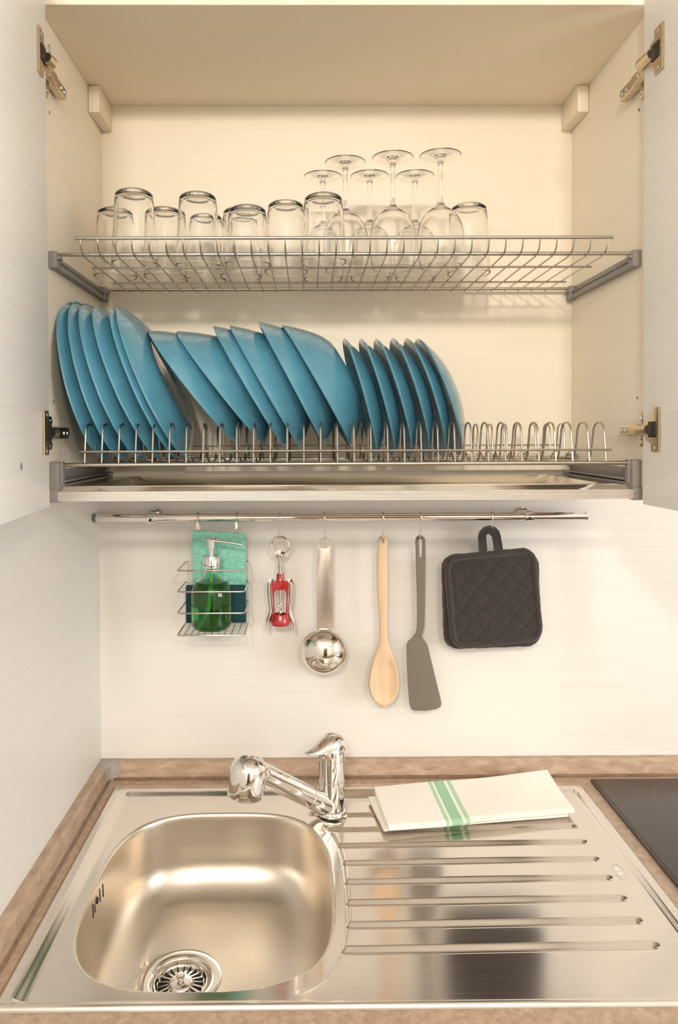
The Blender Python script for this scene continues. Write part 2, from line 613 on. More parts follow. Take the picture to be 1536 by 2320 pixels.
hinge(ML, 1, XL, (89, 117), 0)
hinge(ML, 1, XL, (101, 981), 0)
hinge(MR, -1, XR, (1496, 110), 0)
hinge(MR, -1, XR, (1488, 973), 0)

# ------------------------------------------------------------------ upper wire shelf
ZR = CAM.z + .264
RW = .0012
gr = thing('glass_rack', ((XL + XR) / 2, 1.19, ZR - .02), 'upper steel wire shelf with a raised front lip, full of glasses', 'dish rack')
def side_bracket(par, s, xin, y0, y1, zc, front_h):
    b_ = MB()
    def bx(xa, xb, ya, yb_, za, zb_, bev=.0008):
        x0, x1 = sorted((xin + s * xa, xin + s * xb))
        b_.box(x0, x1, ya, yb_, za, zb_, bev)
    bx(0, .0035, y0, y1, zc - .019, zc + .003)
    bx(.0035, .0105, y0 + .002, y1, zc - .019, zc - .0125)
    bx(.0035, .0105, y0 + .002, y1, zc - .0085, zc - .005)
    bx(.0035, .0085, y0 + .002, y1, zc - .013, zc - .008)
    return b_.build('side_bracket', 'grey_plastic', par)
def bracket_clip(par, s, xin, y, zc, w=.0125):
    b_ = MB()
    x0, x1 = sorted((xin, xin + s * w))
    b_.box(x0, x1, y - .007, y + .009, zc - .020, zc + .0045, .0012)
    x0, x1 = sorted((xin + s * (w - .001), xin + s * (w + .0045)))
    b_.box(x0, x1, y - .006, y + .007, zc - .0075, zc - .0022, .0012)
    return b_.build('end_clip', 'grey_plastic', par)
for s, xin in ((1, XL), (-1, XR)):
    side_bracket(gr, s, xin, 1.058, 1.336, ZR, 0)
    bracket_clip(gr, s, xin, 1.064, ZR)
    bracket_clip(gr, s, xin, 1.318, ZR)
Y1, Y2 = 1.062, 1.318
XGL, XGR = -.331, .437
MB().tube([(XL + .009, Y1, ZR), (XR - .009, Y1, ZR)], .0029, 12).build('front_rod', 'wire_steel', gr)
MB().tube([(XL + .009, Y2, ZR), (XR - .009, Y2, ZR)], .0029, 12).build('back_rod', 'wire_steel', gr)
MB().tube([(XGL - .001, 1.040, ZR + .0178), (XGR + .001, 1.040, ZR + .0178)], .0025, 10).build('lip_rod', 'wire_steel', gr)
MB().tube([(XGL, 1.116, ZR - .0068), (XGR, 1.116, ZR - .0068)], .0017, 8).build('cross_rod', 'wire_steel', gr)
MB().tube([(XGL, 1.2265, ZR - .0068), (XGR, 1.2265, ZR - .0068)], .0017, 8).build('cross_rod', 'wire_steel', gr)
zw = ZR - .0042
wire_pts = [(1.040, ZR + .0178), (1.0405, ZR + .010), (1.043, ZR + .0035), (1.049, ZR - .0012), (1.057, ZR - .0036), (1.066, zw), (1.10, zw), (1.20, zw), (1.29, zw), (1.318, zw)]
w0 = MB().tube([(0, y, z) for y, z in wire_pts], RW, 7).build('cross_wire', 'wire_steel', gr)
NW = 32
ox = ORIGIN[gr.name].x
for i in range(NW):
    o = w0 if i == 0 else w0.copy()
    if i: COL.objects.link(o); o.parent = gr
    o.location.x = XGL + .0065 + (XGR - XGL - .013) * i / (NW - 1)
# w0 mesh was shifted by the root's origin: put x back in the root's frame (mesh x is -ox)
REST = zw + RW

# ------------------------------------------------------------------ lower plate rack
ZP = CAM.z - .043
pr = thing('plate_rack', ((XL + XR) / 2, 1.19, ZP - .05), 'lower steel plate rack of upright wire loops with an aluminium front strip', 'dish rack')
YA = 1.066
for s, xin in ((1, XL), (-1, XR)):
    b_ = MB()
    def bx(xa, xb, ya, yb_, za, zb_, bev=.001):
        x0, x1 = sorted((xin + s * xa, xin + s * xb))
        b_.box(x0, x1, ya, yb_, za, zb_, bev)
    bx(0, .0135, YA - .012, YA + .010, ZP - .0375, ZP + .0045, .0016)
    bx(.0125, .0165, YA - .004, YA + .008, ZP - .030, ZP + .0052, .0012)
    bx(0, .0125, YA - .014, YA + .004, ZP - .0545, ZP - .036, .0008)
    b_.build('end_clip', 'grey_plastic', pr)
    c_ = MB()
    b_ = c_
    bx(0, .0035, YA + .008, 1.336, ZP - .030, ZP - .008, .0008)
    bx(.003, .0175, YA + .008, 1.336, ZP - .0262, ZP - .0235, .0006)
    bx(.003, .0165, YA + .008, 1.336, ZP - .0310, ZP - .0285, .0006)
    bx(0, .012, 1.306, 1.336, ZP - .012, ZP + .006, .0012)
    c_.build('side_bracket', 'grey_plastic', pr)
MB().tube([(XL + .012, YA, ZP), (XR - .012, YA, ZP)], .0031, 12).build('front_rod', 'wire_steel', pr)
MB().tube([(XL + .008, 1.312, ZP), (XR - .008, 1.312, ZP)], .0029, 10).build('back_rod', 'wire_steel', pr)
XPL, XPR = -.3292, .4395
MB().tube([(XPL - .0065, YA - .0035, ZP + .0195), (XPR + .0065, YA - .0035, ZP + .0195)], .0015, 8).build('cross_rod', 'wire_steel', pr)
MB().tube([(XPL - .003, 1.2775, ZP + .0235), (XPR + .003, 1.2775, ZP + .0235)], .0014, 8).build('cross_rod', 'wire_steel', pr)
MB().tube([(XPL - .003, 1.152, ZP - .002), (XPR + .003, 1.152, ZP - .002)], .0014, 8).build('cross_rod', 'wire_steel', pr)
MB().tube([(XPL - .003, 1.225, ZP - .002), (XPR + .003, 1.225, ZP - .002)], .0014, 8).build('cross_rod', 'wire_steel', pr)
ph = .0605
pts = [(YA, ZP - .002), (YA + .002, ZP + .02), (YA + .006, ZP + .042)]
pts += [(YA + .027 - .020 * math.cos(math.radians(a)), ZP + ph - .012 + .012 * math.sin(math.radians(a))) for a in (10, 40, 65, 90, 115, 140, 170)]
pts += [(YA + .052, ZP + .030), (YA + .060, ZP + .010), (YA + .066, ZP + .003), (YA + .074, ZP), (1.19, ZP), (1.205, ZP + .001), (1.212, ZP + .008), (1.2195, ZP + .0125), (1.227, ZP + .008), (1.233, ZP + .003), (1.237, ZP + .012), (1.241, ZP + .035)]
pts += [(1.258 - .016 * math.cos(math.radians(a)), ZP + ph - .010 + .010 * math.sin(math.radians(a))) for a in (10, 40, 65, 90, 115, 140, 170)]
pts += [(1.278, ZP + .028), (1.284, ZP + .006), (1.290, ZP + .001), (1.300, ZP), (1.312, ZP)]
p0 = MB().tube([(0, y, z) for y, z in pts], .00145, 8).build('plate_divider', 'wire_steel', pr)
NP = 32
for i in range(NP):
    o = p0 if i == 0 else p0.copy()
    if i: COL.objects.link(o); o.parent = pr
    o.location.x = XPL + (XPR - XPL) * i / (NP - 1)
# aluminium strip along the front, finely ribbed
zs0, zs1 = ZP - .0525, ZP - .0385
prof = [(YA - .013, zs0)]
nr = 7
for i in range(nr):
    z_ = zs0 + (zs1 - zs0) * (i + .5) / nr
    prof += [(YA - .0132, z_ - .0008), (YA - .0128, z_), ]
prof += [(YA - .013, zs1), (YA - .008, zs1), (YA - .008, zs0)]
MB().loft([[(x, y, z) for y, z in prof] for x in (XL + .0025, XR - .0025)]).build('front_strip', 'aluminium', pr, ang=25)

# drip tray resting on the side brackets
tz = ZP - .0316
tr = MB()
def rr3(x0, x1, y0, y1, r, z, n=6):
    return [((x0 + x1) / 2 + a, (y0 + y1) / 2 + c, z) for a, c in round_rect(x1 - x0, y1 - y0, r, n)]
tr.loft([rr3(XL + .0135, XR - .0135, 1.074, 1.334, .004, tz - .001), rr3(XL + .0135, XR - .0135, 1.074, 1.334, .004, tz),
         rr3(-.325, .440, 1.082, 1.322, .02, tz), rr3(-.317, .432, 1.088, 1.316, .018, tz - .006), rr3(-.300, .415, 1.096, 1.308, .014, tz - .0125),
         rr3(-.292, .407, 1.104, 1.300, .010, tz - .0128), rr3(-.285, .40, 1.112, 1.292, .006, tz - .0112)], caps=False)
f_ = rr3(-.285, .40, 1.112, 1.292, .006, tz - .0112)
tr.bm.faces.new([tr.bm.verts.new(p) for p in f_])
tag(tr.build('drip_tray', 'steel_tray', loc=(.055, 1.2, tz - .013), ang=30), 'shallow steel drip tray lying under the plate rack', 'tray')

# ------------------------------------------------------------------ plates
def plate_prof(R, depth, base, th=.0042, pw=1.32):
    """closed profile: underside out to the rim, back along the inside (axis +Z = underside direction)"""
    out = []
    n = 14
    out.append((0, depth - .0015))
    out.append((base * .80, depth - .0015))
    out.append((base * .86, depth))
    out.append((base * .96, depth))
    for i in range(n + 1):
        t = i / n
        r = base + (R - base) * t
        z = depth * .965 * (1 - t ** pw)
        out.append((r, z))
    out.append((R + .0006, -.0012))
    inn = []
    for i in range(n + 1):
        t = 1 - i / n
        r = base * .97 + (R - .002 - base * .97) * t
        z = depth * .965 * (1 - t ** pw) - th * (1 - .45 * t)
        inn.append((r, z))
    inn.append((0, depth * .965 - th))
    return out + inn

def make_plates(name, cat, R, depth, base, Yc, rows, group):
    M0 = None
    for k, (tx, ty, bx_, by_, dy, label) in enumerate(rows):
        Pt, Pb = atY(tx, ty, Yc + dy), atY(bx_, by_, Yc + dy)
        c = (Pt + Pb) / 2
        u = (Pt - Pb).normalized()
        n = Vector((u.z, 0, -u.x)).normalized()      # towards the underside, to the right
        v = n.cross(u)
        if M0 is None:
            me_b = MB().lathe(plate_prof(R, depth, base), None, 72)
            o = me_b.build(name, 'plate_glaze', loc=(0, 0, 0), ang=50)
            M0 = o
        else:
            o = M0.copy()
            COL.objects.link(o)
        rot = Matrix((u, v, n)).transposed().to_4x4()
        # local z = underside, local x = up along the plate, local y = v
        rot = Matrix((Vector((u.x, -v.x, n.x)), Vector((u.y, -v.y, n.y)), Vector((u.z, -v.z, n.z)))).to_4x4()
        rot = Matrix.Identity(4)
        zax, xax = n, u
        yax = zax.cross(xax)
        rot = Matrix((xax, yax, zax)).transposed().to_4x4()
        o.matrix_world = Matrix.Translation(c) @ rot @ Matrix.Rotation(random.uniform(0, 6), 4, 'Z')
        tag(o, label, cat, group)

make_plates('dinner_plate', 'plate', .1345, .026, .085, 1.188, [
    (166, 684, 246, 1041, 0, 'large blue dinner plate leaning against the left cabinet side, first in the rack'),
    (186, 692, 285, 1040, 0, 'large blue dinner plate, second from the left cabinet side'),
    (205, 695, 325, 1040, 0, 'large blue dinner plate, third from the left cabinet side'),
    (232, 700, 368, 1038, 0, 'large blue dinner plate, fourth from the left, with a wide gap on its right'),
    (267, 699, 408, 1039, 0, 'large blue dinner plate seen only as a thin sliver left of the last large one'),
    (280, 697, 428, 1040, 0, 'large blue dinner plate, rightmost large one, next to the deep soup plates'),
], 'large dinner plates in the rack')
make_plates('soup_plate', 'plate', .116, .053, .060, 1.186, [
    (339, 744, 547, 1012, 0, 'deep blue soup plate, first right of the large dinner plates'),
    (401, 747, 606, 1012, 0, 'deep blue soup plate, second right of the large dinner plates, broad back showing'),
    (485, 737, 652, 1022, 0, 'deep blue soup plate, third of the six deep ones from the left'),
    (521, 735, 686, 1022, 0, 'deep blue soup plate, fourth of the six deep ones from the left'),
    (585, 727, 739, 1018, 0, 'deep blue soup plate, tallest standing, fifth of the six deep ones'),
    (639, 737, 799, 1018, 0, 'deep blue soup plate with whole back visible, just left of the small plates'),
], 'deep soup plates in the rack')
make_plates('dessert_plate', 'plate', .1005, .023, .058, 1.185, [
    (779, 767, 854, 1036, 0, 'small blue dessert plate, first right of the deep soup plates'),
    (816, 767, 893, 1036, 0, 'small blue dessert plate, second right of the deep soup plates'),
    (850, 767, 931, 1036, 0, 'small blue dessert plate, third of the six small ones'),
    (887, 765, 969, 1036, 0, 'small blue dessert plate, fourth of the six small ones'),
    (919, 765, 1004, 1036, 0, 'small blue dessert plate, fifth small one, next to last on the right'),
    (943, 765, 1040, 1034, 0, 'small blue dessert plate, last on the right beside the empty wire loops'),
], 'small dessert plates in the rack')

# ------------------------------------------------------------------ glasses
def tumbler_prof(h, rb, rt, wall=.0017, base=.0075):
    """upside down: rim at z=0, base at the top z=h"""
    o = [(rt - wall * .5, 0.0), (rt - wall * .2, .0002), (rt, .0008), (rt - .0001, .0018), (rt - .0001, .0030)]
    n = 8
    for i in range(1, n + 1):
        t = i / n
        o.append((rt + (rb - rt) * t ** 1.15, .0007 + (h - .008) * t))
    for a in (20, 45, 70, 90):
        o.append((rb - .007 + .007 * math.cos(math.radians(a)), h - .0075 + .0075 * math.sin(math.radians(a))))
    o += [(rb * .62, h), (rb * .5, h - .002), (0, h - .0026)]
    i_ = [(0, h - base)]
    rbi = rb - wall - .0006
    for a in (90, 60, 30, 0):
        i_.append((rbi - .008 + .008 * math.cos(math.radians(a)), h - base - .008 + .008 * math.sin(math.radians(a))))
    for i in range(n - 1, 0, -1):
        t = i / n
        i_.append((rt + (rb - rt) * t ** 1.15 - wall - .0006 * t, .0007 + (h - base - .008) * t))
    i_ += [(rt - wall - .0001, .0030), (rt - wall, .0018), (rt - wall, .0008), (rt - wall * .8, .0002)]
    return o + i_ + [o[0]]

def tumbler(px, Y, h, label, proto={}):
    p = atY(px, 600, Y)
    if h not in proto:
        proto[h] = MB().lathe(tumbler_prof(h, .0288, .0345), None, 56).build('tumbler', 'clear_glass', loc=(0, 0, 0), ang=60)
        o = proto[h]
    else:
        o = proto[h].copy()
        COL.objects.link(o)
    o.location = (p.x, Y, REST + .0002)
    o.rotation_euler.z = random.uniform(0, 6)
    tag(o, label, 'glass', 'tumblers upside down on the wire shelf')

H1, H2 = .110, .087
tumbler(305, 1.112, H1, 'tall clear tumbler upside down, nearest the left end of the wire shelf, front row')
tumbler(449, 1.1275, H1, 'tall clear tumbler upside down, second tall one of the front row from the left')
tumbler(561, 1.118, H2, 'short clear tumbler upside down, the low one in the front row')
tumbler(648, 1.1675, H1, 'clear tumbler upside down, between the short one and the one before the wine glasses')
tumbler(733, 1.1005, .0995, 'tall clear tumbler upside down standing in front of the leftmost wine glass')
tumbler(262, 1.2, H1, 'clear tumbler upside down in the back row at the shelf\'s far left corner')
tumbler(374, 1.2, H1, 'clear tumbler upside down in the back row, between the first two tall ones')
tumbler(466, 1.232, H1, 'clear tumbler upside down at the very back, seen through the second tall one')
tumbler(546, 1.2, H1, 'clear tumbler upside down directly behind the short one')
tumbler(1062, 1.181, H1, 'clear tumbler upside down alone right of all the wine glasses')

def wine_parts():
    # upside down: rim at z=0, foot at the top
    hb, hs, H = .094, .166, .1725
    wl = .0011
    ob = [(.0315, 0), (.0319, .0003), (.0321, .0009), (.0324, .0020), (.0326, .0032), (.0343, .012), (.0358, .026), (.0364, .038), (.0360, .050), (.0339, .062), (.0297, .073), (.0232, .082), (.0157, .0885), (.0090, .093), (.0056, .098)]
    ib = [(0, .0905), (.006, .0898), (.0137, .0868), (.0215, .0800), (.0281, .0712), (.0325, .0605), (.0347, .0493), (.0352, .038), (.0346, .026), (.0331, .012), (.0315, .0032), (.0314, .0020), (.0311, .0009), (.0312, .0003), (.0315, 0)]
    st = [(.0056, .098), (.0043, .106), (.0037, .120), (.0036, .140), (.0040, .155), (.0052, .163), (.0078, .1672)]
    ft = [(.0078, .1672), (.0095, .1681), (.0125, .1692), (.018, .1704), (.024, .1711), (.0295, .17155), (.0310, .17165), (.0318, .1718), (.0320, .1720), (.0317, .17225), (.0309, .17235), (.0295, .1724), (.022, .1724), (.012, .1719), (.005, .1714), (0, .1713)]
    return ob, ib, st, ft
def wine_glass(px, Y, label, proto=[]):
    p = atY(px, 600, Y)
    if not proto:
        ob, ib, st, ft = wine_parts()
        t = thing('wine_glass', (0, 0, 0), label, 'glass', 'wine glasses upside down on the wire shelf')
        b1 = MB().lathe(list(reversed(ib)) [0:0] + ib + ob[1:], None, 56)
        b1.build('bowl', 'clear_glass', t, ang=75, fix=False)
        MB().lathe(st, None, 56).build('stem', 'clear_glass', t, ang=75, fix=False)
        MB().lathe(ft, None, 56).build('foot', 'clear_glass', t, ang=75, fix=False)
        proto.append(t)
    else:
        t = copy_tree(proto[0])
    t.location = (p.x, Y, REST + .0002)
    t['label'] = label
for px, Y, lab in ((783, 1.158, 'wine glass upside down, left one of the three in the nearer row'),
                   (890, 1.139, 'wine glass upside down, middle one of the three in the nearer row'),
                   (998, 1.131, 'wine glass upside down, right one of the nearer row with the highest foot'),
                   (732, 1.2215, 'wine glass upside down, left one of the rear row, behind a tall tumbler'),
                   (838, 1.2195, 'wine glass upside down, middle one of the three lower looking rear ones'),
                   (940, 1.2195, 'wine glass upside down, right one of the three lower looking rear ones')):
    wine_glass(px, Y, lab)

# ------------------------------------------------------------------ hanging rail
YR = 1.325
RR = .0076
ra, rb_ = atY(216, 1177, YR), atY(1327, 1165.5, YR)
zr_ = (ra.z + rb_.z) / 2
ZRL = zr_
rail = thing('hanging_rail', (.06, YW, ZRL), 'long polished chrome rail on the wall under the cabinet', 'rail')
MB().tube([(ra.x, YR, ZRL), (rb_.x, YR, ZRL)], RR, 28).build('tube', 'chrome', rail)
for x, dx in ((ra.x, -.0025), (rb_.x, .0025)):
    MB().tube([(x - dx, YR, ZRL), (x + dx * .6, YR, ZRL), (x + dx, YR, ZRL)], [RR + .0008, RR + .0008, RR - .001], 24).build('end_cap', 'grey_plastic' if dx < 0 else 'chrome', rail)
for px in (343, 1197):
    x = atY(px, 1170, YR).x
    b_ = MB()
    b_.tube([(x - .0085, YR, ZRL), (x - .0075, YR, ZRL), (x + .0075, YR, ZRL), (x + .0085, YR, ZRL)], [RR + .0008, RR + .0024, RR + .0024, RR + .0008], 24)
    b_.tube([(x, YR + .004, ZRL), (x, YW - .003, ZRL)], .0062, 16)
    b_.tube([(x, YW - .004, ZRL), (x, YW - .0005, ZRL)], [.0125, .0135], 24)
    wb_ = b_.build('wall_bracket', 'chrome', rail)
    MB().tube([(x, YR - RR - .0035, ZRL - .003), (x, YR - RR - .001, ZRL - .003)], .0026, 12).build('grub_screw', 'black_gap', wb_)

def hook(px, zlow, lab, tilt=0.0):
    """S hook over the rail; its lower curl ends at height zlow"""
    x = atY(px, 1170, YR).x
    R1 = RR + .0016
    pts = [(x, YR + R1 * math.cos(math.radians(a)), ZRL + R1 * math.sin(math.radians(a))) for a in (-40, -15, 15, 45, 75, 100, 125, 150, 175, 195)]
    yb_ = YR - R1 + .001
    rc = .0050
    zc = zlow + rc
    pts += [(x, yb_, ZRL - .010), (x + tilt * .5, yb_ + .001, (ZRL + zc) / 2), (x + tilt, yb_ + .0015, zc + .001)]
    yc_ = yb_ + .0015 + rc
    for a in (200, 225, 250, 270, 290, 315, 340, 0, 25):
        pts.append((x + tilt, yc_ + rc * math.cos(math.radians(a)), zc + rc * math.sin(math.radians(a))))
    o = MB().tube(pts, .0013, 8).build('s_hook', 'wire_chrome', loc=(x, YR, ZRL))
    tag(o, lab, 'hook', 'chrome hooks on the rail')
    return x + tilt, yc_
zl = lambda py: atY(735, py, YR).z
xck, yck = hook(634, zl(1222), 'small chrome S hook on the rail holding the red corkscrew')
xld, yld = hook(735, zl(1223), 'small chrome S hook on the rail holding the steel ladle')
xsp, ysp = hook(867.5, zl(1225), 'small chrome S hook on the rail holding the wooden spoon', -.001)
xst, yst = hook(953, zl(1222), 'small chrome S hook on the rail holding the grey spatula, slightly tilted', -.003)
xph, yph = hook(1113, zl(1215), 'small chrome S hook on the rail holding the dark potholders', -.0012)

# ------------------------------------------------------------------ soap basket
BF, BB = 1.250, 1.341
bz = [atY(476, y, BF).z for y in (1293, 1341, 1389.5, 1439.5)]
bxl, bxr = atY(401, 1340, BF).x, atY(553.5, 1340, BF).x
bk = thing('soap_basket', ((bxl + bxr) / 2, 1.30, bz[3]), 'small chrome wire basket hooked on the rail, holding the soap bottle', 'basket')
for z in bz[:3]:
    MB().tube([(bxl + .006, BB, z), (bxl + .001, BB - .001, z), (bxl, BB - .005, z), (bxl, BF + .006, z), (bxl + .0015, BF + .0015, z), (bxl + .006, BF, z), (bxr - .006, BF, z), (bxr - .0015, BF + .0015, z), (bxr, BF + .006, z), (bxr, BB - .005, z), (bxr - .001, BB - .001, z), (bxr - .006, BB, z)], .0014, 8).build('guard_wire', 'wire_chrome', bk)
b_ = MB()
b_.tube([(bxl, BF + .004, bz[3]), (bxl + .0012, BF + .0012, bz[3]), (bxl + .004, BF, bz[3]), (bxr - .004, BF, bz[3]), (bxr - .0012, BF + .0012, bz[3]), (bxr, BF + .004, bz[3]), (bxr, BB, bz[3]), (bxl, BB, bz[3])], .0015, 8, closed=True)
b_.build('base_frame', 'wire_chrome', bk)
b_ = MB()
for i in range(1, 10):
    x = bxl + (bxr - bxl) * i / 10
    b_.tube([(x, BF, bz[3] + .0005), (x, BB, bz[3] + .0005)], .0007, 6)
for i in range(1, 8):
    y = BF + (BB - BF) * i / 8
    b_.tube([(bxl, y, bz[3] - .0006), (bxr, y, bz[3] - .0006)], .0007, 6)
b_.build('base_grid', 'wire_chrome', bk)
for px in (448, 536):
    x = atY(px, 1180, BB - .02).x
    b_ = MB()
    R1 = RR + .0022
    pts = [(YR - R1 * math.cos(math.radians(a)), ZRL + R1 * math.sin(math.radians(a))) for a in (-50, -30, 0, 30, 60, 90, 120, 150, 180)]
    pts = [(YR - R1 * .75, ZRL - .020)] + pts + [(YR + R1 + .002, ZRL - .02), (BB, ZRL - .05), (BB, bz[3])]
    secs = []
    for i, (y, z) in enumerate(pts):
        if i == 0: t = Vector((0, pts[1][0] - y, pts[1][1] - z))
        elif i == len(pts) - 1: t = Vector((0, y - pts[i - 1][0], z - pts[i - 1][1]))
        else: t = Vector((0, pts[i + 1][0] - pts[i - 1][0], pts[i + 1][1] - pts[i - 1][1]))
        t.normalize()
        nn = Vector((0, -t.z, t.y))
        c = Vector((x, y, z))
        secs.append([c + Vector((-.0021, 0, 0)) + nn * .0009, c + Vector((.0021, 0, 0)) + nn * .0009, c + Vector((.0021, 0, 0)) - nn * .0009, c + Vector((-.0021, 0, 0)) - nn * .0009])
    b_.loft(secs)
    b_.build('hook', 'wire_chrome', bk)

# scouring pad and sponge cloth standing in the basket behind the bottle
pa, pb2 = atY(421, 1326, 1.328), atY(557, 1326, 1.328)
o = MB().box(pa.x, min(pb2.x, bxr - .002), 1.3245, 1.3325, bz[3] + .0018, pa.z, .002).build('scouring_pad', 'scour_pad', loc=((pa.x + pb2.x) / 2, 1.3285, bz[3]))
tag(o, 'dark green scouring pad standing behind the soap bottle in the basket', 'scouring pad')
ca, cb_ = atY(436, 1203, 1.335), atY(557, 1209, 1.335)
mb = MB()
nx, nz_ = 14, 24
def cl(i, j, side):
    u, v = i / nx, j / nz_
    x = ca.x + (cb_.x - ca.x) * u + .002 * math.sin(v * 3) * 0
    z = bz[3] + .0020 + ((ca.z + (cb_.z - ca.z) * u) - bz[3] - .0020) * v
    y = 1.3352 + .0009 * math.sin(u * 5 + v * 3) + (.0016 if side else -.0016) 
    return Vector((x, y, z))
fr = [[mb.bm.verts.new(cl(i, j, 0)) for j in range(nz_ + 1)] for i in range(nx + 1)]
bk_ = [[mb.bm.verts.new(cl(i, j, 1)) for j in range(nz_ + 1)] for i in range(nx + 1)]
for i in range(nx):
    for j in range(nz_):
        mb.bm.faces.new((fr[i][j], fr[i + 1][j], fr[i + 1][j + 1], fr[i][j + 1]))
        mb.bm.faces.new((bk_[i][j], bk_[i][j + 1], bk_[i + 1][j + 1], bk_[i + 1][j]))
for i in range(nx):
    mb.bm.faces.new((fr[i][nz_], fr[i + 1][nz_], bk_[i + 1][nz_], bk_[i][nz_]))
    mb.bm.faces.new((fr[i + 1][0], fr[i][0], bk_[i][0], bk_[i + 1][0]))
for j in range(nz_):
    mb.bm.faces.new((fr[0][j], fr[0][j + 1], bk_[0][j + 1], bk_[0][j]))
    mb.bm.faces.new((fr[nx][j + 1], fr[nx][j], bk_[nx][j], bk_[nx][j + 1]))
o = mb.build('sponge_cloth', 'turquoise_cloth', loc=((ca.x + cb_.x) / 2, 1.335, bz[3]), ang=60)
tag(o, 'turquoise sponge cloth standing upright at the back of the wire basket', 'cloth')

# soap dispenser
YD = 1.2875
xd = atY(479.5, 1390, YD).x
zd = bz[3] + .0022
sd = thing('soap_dispenser', (xd, YD, zd), 'glass pump bottle of bright green washing-up soap in the wire basket', 'soap dispenser')
zz = lambda py: atY(480, py, YD).z
hsh, hn = zz(1329) - zd, zz(1283) - zd
RB = .0356
ob = [(0, .0015), (.026, .0005), (.031, .0012), (RB - .0015, .006), (RB, .012), (RB, hsh - .012), (RB - .0010, hsh - .004), (RB - .0040, hsh + .004), (RB - .0095, hsh + .0115), (RB - .0165, hsh + .0175), (.0142, hsh + .0225), (.0128, hsh + .027), (.0128, hn)]
ib = [(.0108, hn), (.0110, hsh + .0260), (.0126, hsh + .0208), (RB - .0180, hsh + .0158), (RB - .0112, hsh + .0100), (RB - .0060, hsh + .0030), (RB - .0030, hsh - .0045), (RB - .002, hsh - .013), (RB - .002, .013), (RB - .0038, .0075), (.030, .0045), (0, .0045)]
T = Matrix.Translation((xd, YD, zd))
MB().lathe(ob + ib, T, 56).build('bottle', 'bottle_glass', sd, ang=60)
lv = zz(1312) - zd
lq = [(0, .0040), (.0298, .0040), (RB - .0035, .0072), (RB - .0016, .013), (RB - .0016, hsh - .013), (RB - .0026, hsh - .0045), (RB - .0056, hsh + .0030), (RB - .0100, hsh + .0090), (0, hsh + .0090)]
MB().lathe(lq, T, 56).build('liquid', 'green_soap', sd, ang=50)
dt = [(xd - .0005, YD - .002, zz(1287)), (xd - .0005, YD - .002, zz(1350)), (xd - .004, YD - .002, zz(1375)), (xd - .011, YD - .002, zz(1400)), (xd - .019, YD - .002, zz(1420))]
MB().tube(dt, .0032, 10).build('dip_tube', 'green_tube', sd)
pu = MB()
zc0, zc1 = zz(1285), zz(1258)
pu.lathe([(.0132, zc0 - zd), (.0152, zc0 - zd), (.0154, zc1 - zd - .001), (.0148, zc1 - zd), (0, zc1 - zd)], T, 32)
pu.build('pump_collar', 'chrome', sd)
st_ = MB()
zt_ = zz(1221.5)
st_.lathe([(.0042, zc1 - zd), (.0042, zz(1244) - zd), (.0062, zz(1243) - zd), (.0064, zt_ - zd - .001), (.0132, zt_ - zd), (.0134, zt_ - zd + .0012), (.010, zt_ - zd + .0024), (0, zt_ - zd + .0027)], T, 28)
pmp = st_.build('pump_head', 'chrome', sd)
tip = atY(548, 1234.5, YD - .004)
MB().tube([(xd + .003, YD, zz(1225.5)), (xd + .018, YD - .001, zz(1226.5)), (tip.x - .018, YD - .003, zz(1229.5)), (tip.x, YD - .004, tip.z)], [.0026, .0025, .0024, .0022], 12).build('spout', 'chrome', pmp)

# ------------------------------------------------------------------ corkscrew
YK = yck
cs = thing('corkscrew', (xck, YK, zl(1420)), 'red and chrome winged corkscrew hanging from the rail', 'corkscrew')
P2 = lambda px, py, dy=0.0: atY(px, py, YK + dy) + Vector((0, 0, 0))
pxm = YK / F_PX
rc_ = P2(634.5, 1237)
ring = [rc_ + Vector((.0163 * math.cos(2 * PI * i / 32), 0, .0165 * math.sin(2 * PI * i / 32) - (.003 if math.sin(2 * PI * i / 32) < -.8 else 0))) for i in range(32)]
b_ = MB()
b_.tube(ring, .0023, 8, closed=True)
b_.tube([P2(634.5, 1256), P2(634.5, 1262), P2(634.5, 1270)], [.0042, .0036, .0034], 12)
hd = b_.build('opener_ring', 'polished_steel', cs)
MB().flat([[(-.0105, -.0125), (-.006, -.0095), (0, -.008), (.006, -.0095), (.0105, -.0125), (.006, -.0155), (-.006, -.0155)]], .0018, .0003, Matrix.Translation((rc_.x, 0, rc_.z)) @ facing(YK)).build('opener_tooth', 'polished_steel', hd)
b_ = MB()      # toothed rack shaft
shp = []
z0_, z1_ = P2(634, 1270).z, P2(634, 1302).z
n = 25
for i in range(n):
    t = i / (n - 1)
    shp.append((.0030 + (.0014 if i % 4 in (1, 2) else 0), z0_ + (z1_ - z0_) * t))
b_.lathe([(0, z0_)] + shp + [(0, z1_)], Matrix.Translation((rc_.x, YK, 0)), 16)
b_.build('rack_shaft', 'polished_steel', cs, ang=20)
